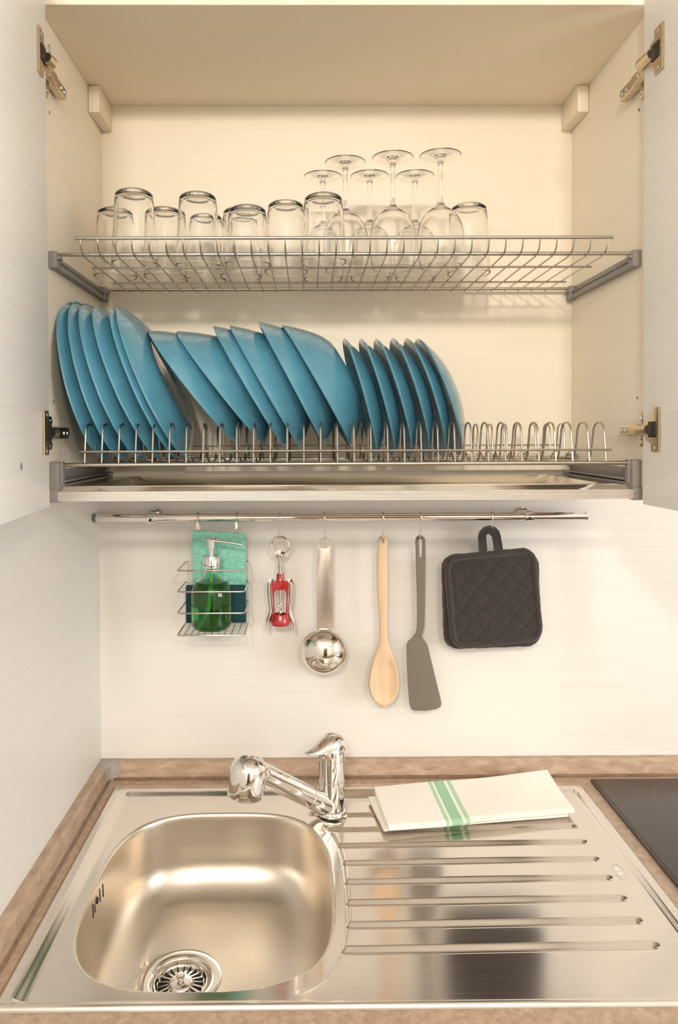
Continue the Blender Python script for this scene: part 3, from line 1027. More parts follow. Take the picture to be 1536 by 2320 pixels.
# red frame: neck, shoulders, two legs and bell foot
rb = MB()
xc = rc_.x
def zk(py): return P2(634, py).z
rb.lathe([(0, zk(1299)), (.0066, zk(1299)), (.0068, zk(1315)), (.0085, zk(1318)), (0, zk(1318))], Matrix.Translation((xc, YK, 0)), 24)
outl = [(-.0150, zk(1316)), (.0150, zk(1316)), (.0158, zk(1322)), (.0150, zk(1336)), (.0134, zk(1365)), (.0128, zk(1394)), (.0100, zk(1394)), (.0108, zk(1362)), (.0112, zk(1343)), (.0085, zk(1336)), (-.0085, zk(1336)), (-.0112, zk(1343)), (-.0108, zk(1362)), (-.0100, zk(1394)), (-.0128, zk(1394)), (-.0134, zk(1365)), (-.0150, zk(1336)), (-.0158, zk(1322))]
rb.flat([outl], .009, .001, Matrix.Translation((xc, 0, 0)) @ facing(YK))
rb.lathe([(.0118, zk(1391)), (.0138, zk(1391)), (.0158, zk(1397)), (.0178, zk(1405)), (.0180, zk(1410)), (.0165, zk(1415)), (.0140, zk(1416)), (.0128, zk(1413)), (.0120, zk(1400)), (.0118, zk(1391))], Matrix.Translation((xc, YK, 0)), 32)
rb.build('frame', 'red_enamel', cs, ang=45)
b_ = MB()
b_.tube([(xc, YK, zk(1334)), (xc, YK, zk(1362))], .0028, 12)
hel = [(xc + .0026 * math.cos(a), YK + .0026 * math.sin(a), zk(1362) + (zk(1398) - zk(1362)) * a / (8 * PI)) for a in [8 * PI * i / 64 for i in range(65)]]
b_.tube(hel, .0011, 6)
b_.build('worm', 'polished_steel', cs)
for s in (-1, 1):
    b_ = MB()
    c0 = Vector((xc + s * .0175, YK - .003, zk(1319)))
    gear = [((.0062 + (.0014 if k % 2 else 0)) * math.cos(2 * PI * k / 20), (.0062 + (.0014 if k % 2 else 0)) * math.sin(2 * PI * k / 20)) for k in range(20)]
    b_.flat([gear], .003, .0002, Matrix.Translation((c0.x, 0, c0.z)) @ facing(YK - .001))
    b_.tube([(xc + s * .0195, YK, zk(1318)), (xc + s * .0205, YK, zk(1335)), (xc + s * .0190, YK, zk(1360)), (xc + s * .0170, YK, zk(1383)), (xc + s * .0185, YK, zk(1393)), (xc + s * .0222, YK, zk(1405)), (xc + s * .0240, YK, zk(1418)), (xc + s * .0252, YK, zk(1430))], [.0040, .0038, .0034, .0034, .0042, .0042, .0034, .0022], 10)
    b_.build('lever', 'polished_steel', cs, ang=45)

# ------------------------------------------------------------------ ladle
YL = yld
ld = thing('ladle', (xld, YL, zl(1530)), 'polished steel ladle with a flat handle hanging on the rail', 'ladle')
k = YL / F_PX
lx = lambda px: atY(px, 1300, YL).x
lz = lambda py: atY(735, py, YL).z
hw = .0150
top = lz(1215)
out = [(hw * math.cos(math.radians(a)), top - hw + hw * math.sin(math.radians(a))) for a in range(0, 181, 12)]
out += [(-hw * 1.03, lz(1320)), (-hw * 1.02, lz(1424)), (hw * 1.02, lz(1424)), (hw * 1.03, lz(1320))]
MB().flat([out, list(reversed(circle2(0, top - .0128, .0100, 24)))], .0024, .0006, Matrix.Translation((xld, 0, 0)) @ facing(YL)).build('handle', 'steel_brushed', ld, ang=30)
zcn = lz(1475.5)
RL = .0432
b_ = MB()
prof_o = [(RL * math.sin(math.radians(a)), .034 * math.cos(math.radians(a))) for a in range(0, 91, 6)]
prof_i = [((RL - .0016) * math.sin(math.radians(a)), .0325 * math.cos(math.radians(a))) for a in range(90, -1, -6)]
Mb = Matrix.Translation((lx(733.5), YL + .004, zcn)) @ Matrix.Rotation(PI / 2, 4, 'X')
b_.lathe(prof_o + prof_i, Mb, 64)
b_.build('bowl', 'polished_steel', ld, ang=50)

# ------------------------------------------------------------------ wooden spoon
YS = ysp
rows = [(867, 1213.5, 2), (867, 1215.5, 7), (867, 1219, 9.6), (867, 1224, 10.8), (867, 1240, 11.6), (866, 1270, 12.6), (866.5, 1330, 13), (867, 1360, 12), (868, 1400, 10.2), (869, 1430, 9.3), (869.5, 1450, 10.2), (870, 1465, 14), (870, 1480, 20), (870, 1500, 27), (870, 1520, 32.5), (870, 1540, 35.3), (870, 1555, 35.5), (870, 1570, 32.3), (870, 1584, 25.5), (870, 1593, 17), (870, 1598, 9), (870, 1600, 2)]
secs = []
NSEG = 28
kk = YS / F_PX
for cx_, py, hw_ in rows:
    c = atY(cx_, py, YS)
    w = hw_ * kk
    tb = max(0, min(1, (py - 1462) / 30))        # bowl amount
    end = min(1, (1600 - py) / 40) if py > 1500 else 1
    th = (.0045 if py < 1440 else .0045 + .0060 * tb) * (min(1, .25 + .75 * end)) * (1 if py > 1224 else max(.35, (py - 1211) / 13))
    loop = []
    for i in range(NSEG):
        a = 2 * PI * i / NSEG
        u = math.cos(a)
        vv = math.sin(a)
        y = -vv * th if vv > 0 else -vv * th * (1 + .5 * tb)
        if vv > 0:
            scoop = tb * max(0, min(1, (py - 1478) / 22)) * max(0, min(1, (1594 - py) / 20))
            e = max(0, 1 - (u / .86) ** 2)
            y += scoop * min(1, e * 1.5) * .0120
        loop.append((c.x + u * w, YS + y, c.z))
    secs.append(loop)
b_ = MB()
b_.loft(secs)
so = b_.build('wooden_spoon', 'beech_wood', loc=(atY(868, 1400, YS).x, YS, atY(868, 1600, YS).z), ang=60)
hc = atY(867, 1225.5, YS)
cut = MB().tube([(hc.x, YS - .03, hc.z), (hc.x, YS + .03, hc.z)], .0034, 20).build('cutter', 'black_gap')
md = so.modifiers.new('hole', 'BOOLEAN')
md.object = cut
md.operation = 'DIFFERENCE'
md.solver = 'EXACT'
dg = bpy.context.evaluated_depsgraph_get()
nm = bpy.data.meshes.new_from_object(so.evaluated_get(dg))
so.modifiers.clear()
so.data = nm
nm.name = 'wooden_spoon'
nm.polygons.foreach_set('use_smooth', [True] * len(nm.polygons))
nm.set_sharp_from_angle(angle=math.radians(50))
bpy.data.objects.remove(cut)
tag(so, 'light beech wooden spoon hanging from the rail by a hole', 'spoon')

# ------------------------------------------------------------------ spatula
YT = yst
sa = thing('spatula', (atY(952, 1400, YT).x, YT, atY(952, 1610, YT).z), 'dark grey plastic spatula with a slotted handle hanging on the rail', 'spatula')
def pxl(lst, Y, org=(0, 0)):
    r = []
    for x, y in lst:
        p = atY(x, y, Y)
        r.append((p.x - org[0], p.z - org[1]))
    return r
hand = [(952, 1213), (946.5, 1214.2), (942.5, 1218.5), (941.2, 1226), (943, 1290), (945, 1350), (945.2, 1395), (944.6, 1422), (941.5, 1434), (938.5, 1442), (954, 1444), (956, 1436), (960.5, 1422), (962, 1395), (962.6, 1350), (963.4, 1290), (963.6, 1226), (962, 1218.5), (957.5, 1214.2)]
slot = [(952.2, 1220), (948.6, 1222), (948.2, 1228), (950, 1260), (952.6, 1264), (955.6, 1262), (957, 1228), (956.4, 1222)]
MB().flat([list(reversed(pxl(hand, YT))), pxl(slot, YT)], .0055, .0008, facing(YT)).build('handle', 'grey_nylon', sa, ang=30)
blade = [(939, 1438), (931, 1447), (924, 1454), (921, 1461), (921.5, 1500), (924, 1550), (926.8, 1588), (928.5, 1601), (932.5, 1607.5), (940, 1610), (965, 1610), (988, 1606.5), (997, 1602), (1000, 1595), (999, 1586), (990, 1550), (978, 1500), (968.5, 1461), (965, 1455), (959, 1447), (953.5, 1440)]
MB().flat([list(reversed(pxl(blade, YT)))], .0030, .0007, facing(YT + .0005)).build('blade', 'grey_nylon', sa, ang=30)

# ------------------------------------------------------------------ potholders
def potholder(cpx, cpy, wpx, hpx_, rot, Y, loop_px, label):
    c = atY(cpx, cpy, Y)
    kx = Y / F_PX
    w, h, r = wpx * kx, hpx_ * kx, 30 * kx
    t = thing('potholder', (c.x, Y, c.z - h / 2), label, 'potholder', 'dark quilted potholders')
    R2 = Matrix.Rotation(-rot, 4, 'Y')
    M = Matrix.Translation((c.x, Y, c.z)) @ R2
    rrp = round_rect(w - .008, h - .008, r * .85, 10)
    # wavy, softly sagging outline
    def edge(ang_):
        dx, dz = math.cos(ang_), math.sin(ang_)
        best = None
        n_ = len(rrp)
        for i in range(n_):
            (x1, z1), (x2, z2) = rrp[i], rrp[(i + 1) % n_]
            den = dx * (z2 - z1) - dz * (x2 - x1)
            if abs(den) < 1e-12: continue
            tt = (x1 * (z2 - z1) - z1 * (x2 - x1)) / den
            uu = (x1 * dz - z1 * dx) / den
            if tt > 0 and -1e-6 <= uu <= 1 + 1e-6:
                best = tt
        return best
    N = 72
    mb = MB()
    grid = {}
    sp_ = .0375
    for side in (0, 1):
        for i in range(N + 1):
            for j in range(N + 1):
                u, v = -1 + 2 * i / N, -1 + 2 * j / N
                a = math.atan2(v, u)
                m_ = max(abs(u), abs(v))
                rad = (edge(a) if m_ > 0 else 0) * m_
                x, z = rad * math.cos(a), rad * math.sin(a)
                q1, q2 = (x + z * 1.0 + .004) / sp_, (x - z * .92 + .011) / sp_
                d1_ = abs(q1 - round(q1)) * sp_ * .7
                d2_ = abs(q2 - round(q2)) * sp_ * .7
                dip = max(math.exp(-d1_ / .0030), math.exp(-d2_ / .0030))
                y = (.0055 - .0036 * dip) * (1 - m_ ** 10 * .5)
                grid[side, i, j] = mb.bm.verts.new(M @ Vector((x, (-y if side == 0 else y), z)))
    for side in (0, 1):
        for i in range(N):
            for j in range(N):
                q = (grid[side, i, j], grid[side, i + 1, j], grid[side, i + 1, j + 1], grid[side, i, j + 1])
                mb.bm.faces.new(q if side == 0 else tuple(reversed(q)))
    mb.build('pad', 'quilt_cotton', t, ang=80)
    # bound edge
    rr2 = round_rect(w - .008, h - .008, r * .85, 10)
    cen = []
    for i, (x, z) in enumerate(rr2):
        x2, z2 = rr2[(i + 1) % len(rr2)]
        seg_n = max(1, int(math.hypot(x2 - x, z2 - z) / .006))
        for q in range(seg_n):
            cen.append((x + (x2 - x) * q / seg_n, z + (z2 - z) * q / seg_n))
    mb = MB()
    n_ = len(cen)
    rings = []
    for i in range(n_):
        x, z = cen[i]
        xa, za = cen[i - 1]
        xb, zb_ = cen[(i + 1) % n_]
        tx, tz_ = xb - xa, zb_ - za
        L = math.hypot(tx, tz_)
        nx_, nz2 = tz_ / L, -tx / L
        wob = 1 + .05 * math.sin(i * .9) + .04 * math.sin(i * 2.3)
        rings.append([mb.bm.verts.new(M @ Vector((x + nx_ * .0062 * wob * math.cos(b2), .0066 * wob * math.sin(b2), z + nz2 * .0062 * wob * math.cos(b2)))) for b2 in [2 * PI * q / 10 for q in range(10)]])
    for i in range(n_):
        a_, b2_ = rings[i], rings[(i + 1) % n_]
        for q in range(10):
            mb.bm.faces.new((a_[q], a_[(q + 1) % 10], b2_[(q + 1) % 10], b2_[q]))
    mb.build('binding', 'binding_cotton', t, ang=70)
    # stitched diamonds drawn by thread along the quilting lines
    # hanging loop: a folded tape
    lpx, lpy0, lpy1, lw = loop_px
    p0_, p1_ = atY(lpx, lpy0, Y), atY(lpx + 2, lpy1, Y)
    hw_ = lw * kx / 2
    zt2 = p0_.z
    mb = MB()
    path = []
    for a in (180, 150, 120, 90, 60, 30, 0):
        path.append((p0_.x + hw_ * math.cos(math.radians(a)), zt2 - hw_ + hw_ * math.sin(math.radians(a))))
    path = [(p1_.x - hw_ * .95, p1_.z)] + path + [(p1_.x + hw_ * 1.3, p1_.z)]
    secs = []
    for i, (x, z) in enumerate(path):
        a_ = path[max(i - 1, 0)]
        c_ = path[min(i + 1, len(path) - 1)]
        tv = Vector((c_[0] - a_[0], 0, c_[1] - a_[1])).normalized()
        nv = Vector((tv.z, 0, -tv.x))
        p = Vector((x, Y, z))
        e = Vector((0, .0045, 0))
        secs.append([p + nv * .0022 - e, p + nv * .0030, p + nv * .0022 + e, p - nv * .0098 + e, p - nv * .0106, p - nv * .0098 - e])
    mb.loft(secs)
    mb.build('hanging_loop', 'binding_cotton', t, ang=50)
    return t
potholder(1112.5, 1360, 217, 212, math.radians(1.5), yph + .0055, (1109, 1203, 1247, 24), 'dark brown quilted potholder behind another one, only its edge showing')
potholder(1117.5, 1355.5, 207, 212, math.radians(5.0), yph - .0088, (1107, 1206, 1250, 23), 'dark brown quilted potholder hanging in front, diamond stitching in view')

# ------------------------------------------------------------------ sink
ZS = WT + .0032
BCX, BCY, BA, BBx, BN = -.1395, 1.0315, .1735, .2000, 3.15
xs = np.linspace(SX0, SX1, 430)
ys = np.concatenate([np.linspace(SY0, SY0 + .05, 50, endpoint=False), np.linspace(SY0 + .05, SY1, 380)])
X, Y = np.meshgrid(xs, ys, indexing='ij')
def Ff(x, y):
    return (np.abs((x - BCX) / BA) ** BN + np.abs((y - BCY) / BBx) ** BN) ** (1 / BN) - 1.0
def sst(t):
    t = np.clip(t, 0, 1)
    return t * t * (3 - 2 * t)
GY = [1.228, 1.182, 1.1355, 1.089, 1.0425, .9956, .9494, .9030]
def height(x, y):
    # raised outer border, stepped field
    st = sst((x + .343) / .019) * sst((.481 - x) / .006) * sst((1.300 - y) / .020) * sst((y - .806) / .013)
    h = -.0075 * st
    # rolled front border and outer edges down to the worktop
    edge = np.minimum(np.minimum(x - SX0, SX1 - x), np.minimum(y - SY0, SY1 - y))
    h = h - .0032 * (1 - sst(edge / .0045)) + .0012 * np.exp(-((y - (SY0 + .0055)) / .004) ** 2)
    # drainer: slopes to the bowl
    fx = sst((x - .02) / .03)
    drain = fx * st
    slope = .0045 * np.clip((.46 - x) / .42, 0, 1)
    h = h - slope * st * sst((x + .03) / .1)
    d = Ff(x, y) * .18          # roughly the distance from the bowl's lip
    band = (1 - sst((d - .017) / .005)) * sst((x + .02) / .04) * (1 - sst((y - 1.18) / .03)) * st
    g = np.zeros_like(x)
    for i, gy in enumerate(GY):
        w_ = .0082
        prof_ = np.clip(1 - np.abs(y - gy) / w_, 0, 1)
        prof_ = np.clip(prof_ * 1.12, 0, 1); prof_ = prof_ * .75 + .25 * sst(prof_)
        x_end = .444
        taper = sst((x_end - x) / .012) * (x > .0)
        g = np.maximum(g, prof_ * taper * sst((d - .004) / .01))
    inner = np.maximum(band, g)
    h = h - .0046 * inner * st
    return h
Fv = Ff(X, Y)
nxg, nyg = X.shape
best = np.full(X.shape, 9.0)
NX_, NY_ = X.copy(), Y.copy()
def consider(i0, j0, i1, j1):
    f0, f1 = Fv[i0, j0], Fv[i1, j1]
    t = f0 / (f0 - f1)
    return t
onm = np.zeros(X.shape, bool)
def process(sl0, sl1):
    f0, f1 = Fv[sl0], Fv[sl1]
    cross = (f0 * f1) < 0
    idx = np.argwhere(cross)
    off0 = (sl0[0].start or 0, sl0[1].start or 0)
    off1 = (sl1[0].start or 0, sl1[1].start or 0)
    for a, c in idx:
        p0_, p1_ = (a + off0[0], c + off0[1]), (a + off1[0], c + off1[1])
        t = Fv[p0_] / (Fv[p0_] - Fv[p1_])
        xq, yq = X[p0_] + (X[p1_] - X[p0_]) * t, Y[p0_] + (Y[p1_] - Y[p0_]) * t
        tgt, dist = (p0_, t) if t <= .5 else (p1_, 1 - t)
        if dist < best[tgt]:
            best[tgt] = dist
            NX_[tgt], NY_[tgt] = xq, yq
            onm[tgt] = True
process((slice(0, nxg - 1), slice(0, nyg)), (slice(1, nxg), slice(0, nyg)))
process((slice(0, nxg), slice(0, nyg - 1)), (slice(0, nxg), slice(1, nyg)))
ii = np.argwhere(onm)
for a, c in ii:       # exactly onto the outline, along the ray from the bowl's centre
    x, y = NX_[a, c] - BCX, NY_[a, c] - BCY
    f = (abs(x / BA) ** BN + abs(y / BBx) ** BN) ** (1 / BN)
    NX_[a, c], NY_[a, c] = BCX + x / f, BCY + y / f
Hh = ZS + height(NX_, NY_)
state = np.where(onm, 0, np.where(Fv > 0, 1, -1))
vid = -np.ones(X.shape, int)
verts, faces = [], []
def V_(i, j):
    if vid[i, j] < 0:
        vid[i, j] = len(verts)
        verts.append((float(NX_[i, j]), float(NY_[i, j]), float(Hh[i, j])))
    return int(vid[i, j])
for i in range(nxg - 1):
    for j in range(nyg - 1):
        q = ((i, j), (i + 1, j), (i + 1, j + 1), (i, j + 1))
        s = [state[a] for a in q]
        mn, mx = min(s), max(s)
        if mn >= 0:
            if mx == 0:
                cxq = sum(X[a] for a in q) / 4
                cyq = sum(Y[a] for a in q) / 4
                if Ff(np.array(cxq), np.array(cyq)) < 0: continue
            faces.append([V_(*a) for a in q])
        elif mx > 0:
            ko = [n for n in range(4) if s[n] == 1]
            for n in ko:
                tri = [q[n - 1], q[n], q[(n + 1) % 4]]
                if all(state[a] >= 0 for a in tri):
                    faces.append([V_(*a) for a in tri])
from collections import Counter
ec = Counter()
for f in faces:
    for a, c in zip(f, f[1:] + f[:1]):
        ec[(min(a, c), max(a, c))] += 1
onset = {int(vid[a, c]) for a, c in ii if vid[a, c] >= 0}
bset = set()
for (a, c), n in ec.items():
    if n == 1 and a in onset and c in onset:
        bset.add(a)
        bset.add(c)
loop = sorted(bset, key=lambda v: math.atan2(verts[v][1] - BCY, verts[v][0] - BCX))
n_deck = len(faces)
DRX, DRY, DRR = -.186, 1.026, .0575
ZFL = CAM.z - .782
prof = [(.0010, -.0004), (.0022, -.0013), (.0034, -.0030), (.0042, -.0055), (.0048, -.012), (.0060, -.028), (.0078, -.048), (.0100, -.064)]
RA = .060
for a in range(10, 91, 8):
    t = math.radians(a)
    prof.append((.0100 + RA * (1 - math.cos(t)), -.064 - RA * math.sin(t)))
prev = loop
depth_ref = ZS - .0075
for k, (e, dz) in enumerate(prof):
    cur = []
    for v in loop:
        x, y, z = verts[v]
        dx, dy = x - BCX, y - BCY
        L = math.hypot(dx, dy)
        kx = 1 - e / L
        bl = min(1, abs(dz) / .03)
        zz_ = (z + dz) * (1 - bl) + (depth_ref + dz) * bl
        cur.append(len(verts))
        verts.append((BCX + dx * kx, BCY + dy * kx, zz_))
    for n in range(len(loop)):
        n2 = (n + 1) % len(loop)
        faces.append([prev[n], prev[n2], cur[n2], cur[n]])
    prev = cur
ring_last = [verts[v] for v in prev]
for t, drop in ((.15, .0006), (.35, .0020), (.6, .0040), (.82, .0058), (1.0, .0072)):
    cur = []
    for x, y, z in ring_last:
        a = math.atan2(y - DRY, x - DRX)
        tx, ty = DRX + DRR * math.cos(a), DRY + DRR * math.sin(a)
        cur.append(len(verts))
        verts.append((x + (tx - x) * t, y + (ty - y) * t, z - drop))
    for n in range(len(loop)):
        n2 = (n + 1) % len(loop)
        faces.append([prev[n], prev[n2], cur[n2], cur[n]])
    prev = cur
zdr = verts[prev[0]][2]
me = bpy.data.meshes.new('sink')
me.from_pydata(verts, [], faces)
me.update()
sink = link_mesh('sink', me, 'steel_sink', None, Vector((0, 0, 0)), True, 70)
me.materials.append(MATS['steel_bowl'])
mi = [0] * n_deck + [1] * (len(faces) - n_deck)
me.polygons.foreach_set('material_index', mi)
tag(sink, 'stainless steel sink with one bowl and a ribbed drainer, set into the worktop', 'sink')
bvh = BVHTree.FromPolygons([Vector(v) for v in verts], faces)

# drain: flange, strainer basket with slots
T = Matrix.Translation((DRX, DRY, zdr))
MB().lathe([(.0585, .0005), (.0570, .0016), (.0460, .0012), (.0425, -.001), (.0405, -.004), (.0400, -.010), (.0390, -.012)], T, 56).build('drain_flange', 'polished_steel', sink, ang=40)
stn = MB()
stn.lathe([(.0392, -.006), (.0380, -.0035), (.0365, -.0040), (.0350, -.0075), (.0335, -.0085), (.0180, -.0062), (.0160, -.0035), (.0145, -.0030), (0, -.0024)], T, 56)
strn = stn.build('strainer', 'polished_steel', sink, ang=40)
kn = MB().lathe([(.0036, -.004), (.0036, .000), (.0056, .0012), (.0062, .004), (.0048, .0062), (0, .0068)], T, 24).build('strainer_knob', 'polished_steel', strn)
slb = MB()
for i in range(20):
    a = 2 * PI * i / 20
    Ms = T @ Matrix.Rotation(a, 4, 'Z')
    slb.box(.0185, .0325, -.0008, .0008, -.0078, -.0056, 0, 1, Ms)
slb.build('strainer_slots', 'black_gap', strn, smooth=False)

# overflow slots on the left wall of the bowl
ovf = MB()
def on_sink(px, py):
    d = ray(px, py).normalized()
    h = bvh.ray_cast(CAM, d)
    return h[0], h[1]
for a, c, r in (((232.5, 2003), (234, 2031), .0013), ((225.5, 2014), (227.2, 2043), .0012), ((210, 2049), (211.5, 2079), .0012), ((214.5, 2050), (216, 2067), .0011)):
    pts = []
    for t in (0, .25, .5, .75, 1):
        p, n = on_sink(a[0] + (c[0] - a[0]) * t, a[1] + (c[1] - a[1]) * t)
        if p: pts.append(p + n * -.0002 if n.x > 0 else p - n * -.0002)
    if len(pts) > 1: ovf.tube(pts, r, 8)
pc, nc = on_sink(219.5, 2040)
if pc:
    if nc.x < 0: nc = -nc
    zq = nc.to_track_quat('Z', 'Y').to_matrix().to_4x4()
    ovf.lathe([(.0046, -.0002), (.0046, .0012), (.0034, .0016), (.0024, .0010), (.0022, .0002)], Matrix.Translation(pc) @ zq, 20)
ovf.build('overflow_slots', 'black_gap', sink)

# pressed oval maker's mark at the end of the drainer
lg = MB()
lc = atZ(1403, 1970, ZS - .004)
for rx, ry in ((.0075, .0195),):
    pts = []
    for i in range(36):
        a = 2 * PI * i / 36
        x, y = lc.x + rx * math.cos(a), lc.y + ry * math.sin(a)
        z = ZS + float(height(np.array(x), np.array(y)))
        pts.append((x, y, z))
    lg.tube(pts, .00035, 5, closed=True)
wr = [(-.002, .014), (.002, .011), (-.003, .009), (.003, .006), (-.002, .004), (.001, .001), (-.003, -.001), (.003, -.004), (-.002, -.006), (.002, -.009), (-.002, -.013)]
lg.tube([(lc.x + a, lc.y + c, ZS + float(height(np.array(lc.x + a), np.array(lc.y + c)))) for a, c in wr], .00035, 5)
lg.build('pressed_mark', 'steel_bowl', sink)

# ------------------------------------------------------------------ tap
ZD = ZS - .0075
fc = atZ(751.5, 1838, ZD)
fc = Vector((fc.x, fc.y, ZD))
tp = thing('kitchen_tap', fc, 'chrome single lever tap with a pull-out spray head, behind the bowl', 'tap')
T = Matrix.Translation(fc)
ztop = atY(745, 1691, fc.y).z - ZD
b_ = MB()
b_.lathe([(0, 0), (.0262, 0), (.0264, .003), (.0250, .0065), (.0226, .008), (.0222, .012), (.0220, .055), (.0214, .0555), (.0214, .0565), (.0220, .057), (.0224, .085), (.0224, ztop - .021), (.0218, ztop - .0205), (.0218, ztop - .0195), (.0224, ztop - .019), (.0226, ztop - .003), (.0215, ztop), (0, ztop)], T, 48)
body = b_.build('body', 'chrome', tp, ang=40)
d = Vector((-.78, -.62, 0)).normalized()
nrm = Vector((d.y, -d.x, 0))
lev = [(-.0235, .005, -.002, .004), (-.0215, .0135, -.003, .011), (-.015, .0205, -.003, .019), (-.004, .0232, -.003, .0235), (.006, .0225, -.003, .0225), (.017, .0190, -.001, .0175), (.028, .0155, .000, .0125), (.039, .0130, .0008, .0088), (.048, .0110, .0010, .0066), (.0525, .0080, .0014, .0052), (.0545, .0030, .0022, .0042)]
secs = []
base = fc + Vector((0, 0, ztop))
for s_, w, zl_, zh in lev:
    loop_ = []
    for i in range(24):
        a = 2 * PI * i / 24
        ca_, sa_ = math.cos(a), math.sin(a)
        zc_ = zl_ if sa_ < 0 else zl_ + (zh - zl_) * abs(sa_) ** .8
        if sa_ < 0: zc_ = zl_ - .001 * abs(sa_)
        loop_.append(base + d * s_ + nrm * (w * (abs(ca_) ** .8) * (1 if ca_ >= 0 else -1)) + Vector((0, 0, zc_)))
    secs.append(loop_)
MB().loft(secs).build('lever', 'chrome', tp, ang=50)
pi_ = fc + Vector((-.010, -.0202, ztop - .0105))
MB().tube([pi_ + Vector((0, .004, 0)), pi_ + Vector((0, -.0006, 0))], .0026, 14).build('indicator_dot', 'seal_strip', tp)
A0 = atY(742, 1826, fc.y - .006)
HY = 1.105
A1 = atY(592, 1751, HY + .03)
ax = (A1 - A0).normalized()
b_ = MB()
b_.tube([A0 - ax * .004, A0 + ax * .052, A0 + ax * .0525, A0 + ax * .0535, A0 + ax * .054, A1], [.0178, .0172, .0165, .0165, .0172, .0166], 32)
arm = b_.build('spout', 'chrome', tp, ang=40)
hcn = atY(561, 1760, HY)
hx = Vector((-.16, -.03, -1)).normalized()           # the way the water leaves
zq = (-hx).to_track_quat('Z', 'Y').to_matrix().to_4x4()
Mh = Matrix.Translation(hcn) @ zq
b_ = MB()
b_.lathe([(0, -.0290), (.0252, -.0290), (.0268, -.0284), (.0278, -.0268), (.0285, -.0150), (.0288, -.004), (.0286, .006), (.0272, .0150), (.0240, .0232), (.0180, .0292), (.010, .0326), (0, .0336)], Mh, 48)
b_.tube([hcn + ax * -.002 - Vector((0, 0, -.0)), hcn + (A1 - hcn) * .75, A1 - ax * .001], [.022, .0205, .0172], 32)
head = b_.build('spray_head', 'chrome', tp, ang=40)
nb = MB()
for r_, nn in ((.0195, 16), (.012, 10), (.005, 5)):
    for i in range(nn):
        a = 2 * PI * i / nn
        nb.lathe([(.0013, 0), (.0010, -.0022), (0, -.0024)], Mh @ Matrix.Translation((r_ * math.cos(a), r_ * math.sin(a), -.0290)), 8)
nb.build('nozzles', 'grey_plastic', head)

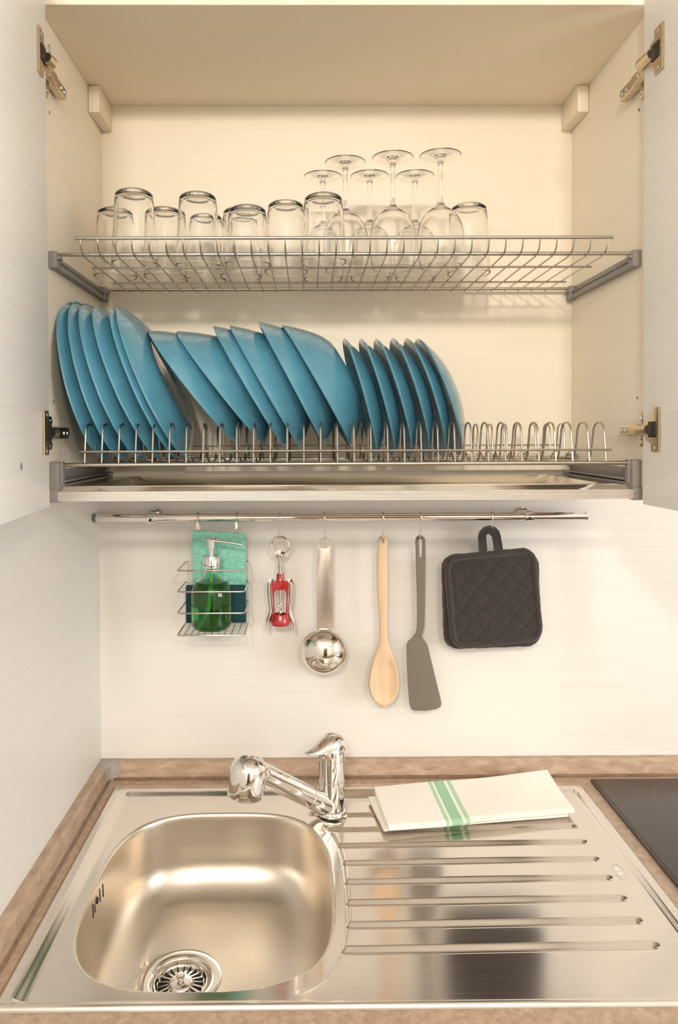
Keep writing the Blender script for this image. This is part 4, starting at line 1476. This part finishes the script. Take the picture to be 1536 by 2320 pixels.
# ------------------------------------------------------------------ dish towel
ztw = ZS - .0064
cBL, cBR = atZ(848, 1789, ztw + .010), atZ(1240, 1759, ztw + .012)
cFR, cFL = atZ(1303, 1856, ztw), atZ(881, 1896, ztw)
mbt = MB()
uvl = mbt.bm.loops.layers.uv.new('UVMap')
def slab(c00, c10, c11, c01, zlo, zhi, lift, u0=0.0, u1=1.0, nx=46, ny=22, seed=0):
    """c00 back-left, c10 back-right, c11 front-right, c01 front-left; rounded front fold"""
    rnd = random.Random(seed)
    ph1, ph2 = rnd.uniform(0, 6), rnd.uniform(0, 6)
    th = zhi - zlo
    def top(u, v):
        p = (c00 * (1 - u) + c10 * u) * (1 - v) + (c01 * (1 - u) + c11 * u) * v
        w_ = .0010 * math.sin(u * 5 + ph1) * math.sin(v * 3 + ph2) + .0006 * math.sin(u * 11 + v * 4 + ph2)
        l_ = lift * (u ** 2) * (1 - v) ** 2
        return Vector((p.x, p.y, 0)), w_ + l_
    loops = []
    for i in range(nx + 1):
        u = i / nx
        lp = []
        thk = th * (1 if u > .02 else .9)
        for j in range(ny + 1):                 # top, back to front
            v = j / ny
            p, w_ = top(u, v)
            r = th * .5
            dist = (1 - v) * (c01 - c00).length
            dz = 0 if dist > r else -(r - math.sqrt(max(0, r * r - (r - dist) ** 2)))
            lp.append(p + Vector((0, 0, zhi + w_ + dz)))
        for j in range(ny, -1, -1):
            v = j / ny
            p, w_ = top(u, v)
            r = th * .5
            dist = (1 - v) * (c01 - c00).length
            dz = 0 if dist > r else (r - math.sqrt(max(0, r * r - (r - dist) ** 2)))
            l_ = w_ if zlo > ztw + .001 else lift * (u ** 2) * (1 - v) ** 2
            lp.append(p + Vector((0, 0, zlo + max(0, l_) + dz)))
        loops.append([mbt.bm.verts.new(q) for q in lp])
    n = len(loops[0])
    for i in range(nx):
        for k in range(n):
            k2 = (k + 1) % n
            f = mbt.bm.faces.new((loops[i][k], loops[i][k2], loops[i + 1][k2], loops[i + 1][k]))
            for l_, uu in zip(f.loops, (i, i, i + 1, i + 1)):
                l_[uvl].uv = (u0 + (u1 - u0) * uu / nx, .5)
    for f in (mbt.bm.faces.new(list(reversed(loops[0]))), mbt.bm.faces.new(loops[-1])):
        for l_ in f.loops:
            l_[uvl].uv = (0, .5)
sh = (cBL - cBR).normalized()
slab(cBL + sh * .012 + Vector((0, -.014, 0)), cBR - sh * -.0 + Vector((-.006, -.012, 0)), cFR + Vector((-.010, .004, 0)), cFL + sh * .010 + Vector((.004, .012, 0)), ztw, ztw + .0055, .001, -.03, .985, seed=3)
slab(cBL, cBR, cFR, cFL, ztw + .0058, ztw + .0150, .010, 0, 1, seed=5)
o = mbt.build('dish_towel', 'towel_cotton', loc=((cBL + cFR) / 2).xy.to_3d() + Vector((0, 0, ztw)), ang=50, weld=False)
tag(o, 'white folded dish towel with green woven bands lying on the drainer', 'towel')

# ------------------------------------------------------------------ hob
zh = WT + .0055
hc0 = atZ(1337, 1764, zh)
hc1 = atZ(1536, 2013, zh)
hbx = hc0.x
hob = thing('hob', (hbx + .3, 1.08, WT), 'black glass ceramic hob set into the worktop right of the sink', 'hob')
b_ = MB()
b_.box(hbx, hbx + .58, .835, hc0.y, WT, zh, .0022, 2)
b_.build('frame', 'hob_frame', hob)
MB().box(hbx + .005, hbx + .575, .84, hc0.y - .0055, WT + .002, zh + .0010, .0008, 2).build('glass_top', 'black_glass', hob)
zc2 = atZ(1560, 1815, zh)
b_ = MB()
for r_ in (.090,):
    cx_, cy_ = zc2.x + .03, 1.222
    vs0 = [b_.bm.verts.new((cx_ + (r_ - .0007) * math.cos(2 * PI * i / 96), cy_ + (r_ - .0007) * math.sin(2 * PI * i / 96), zh + .00115)) for i in range(96)]
    vs1 = [b_.bm.verts.new((cx_ + (r_ + .0007) * math.cos(2 * PI * i / 96), cy_ + (r_ + .0007) * math.sin(2 * PI * i / 96), zh + .00115)) for i in range(96)]
    for i in range(96):
        b_.bm.faces.new((vs0[i], vs1[i], vs1[(i + 1) % 96], vs0[(i + 1) % 96]))
b_.build('cooking_zone', 'hob_print', hob)
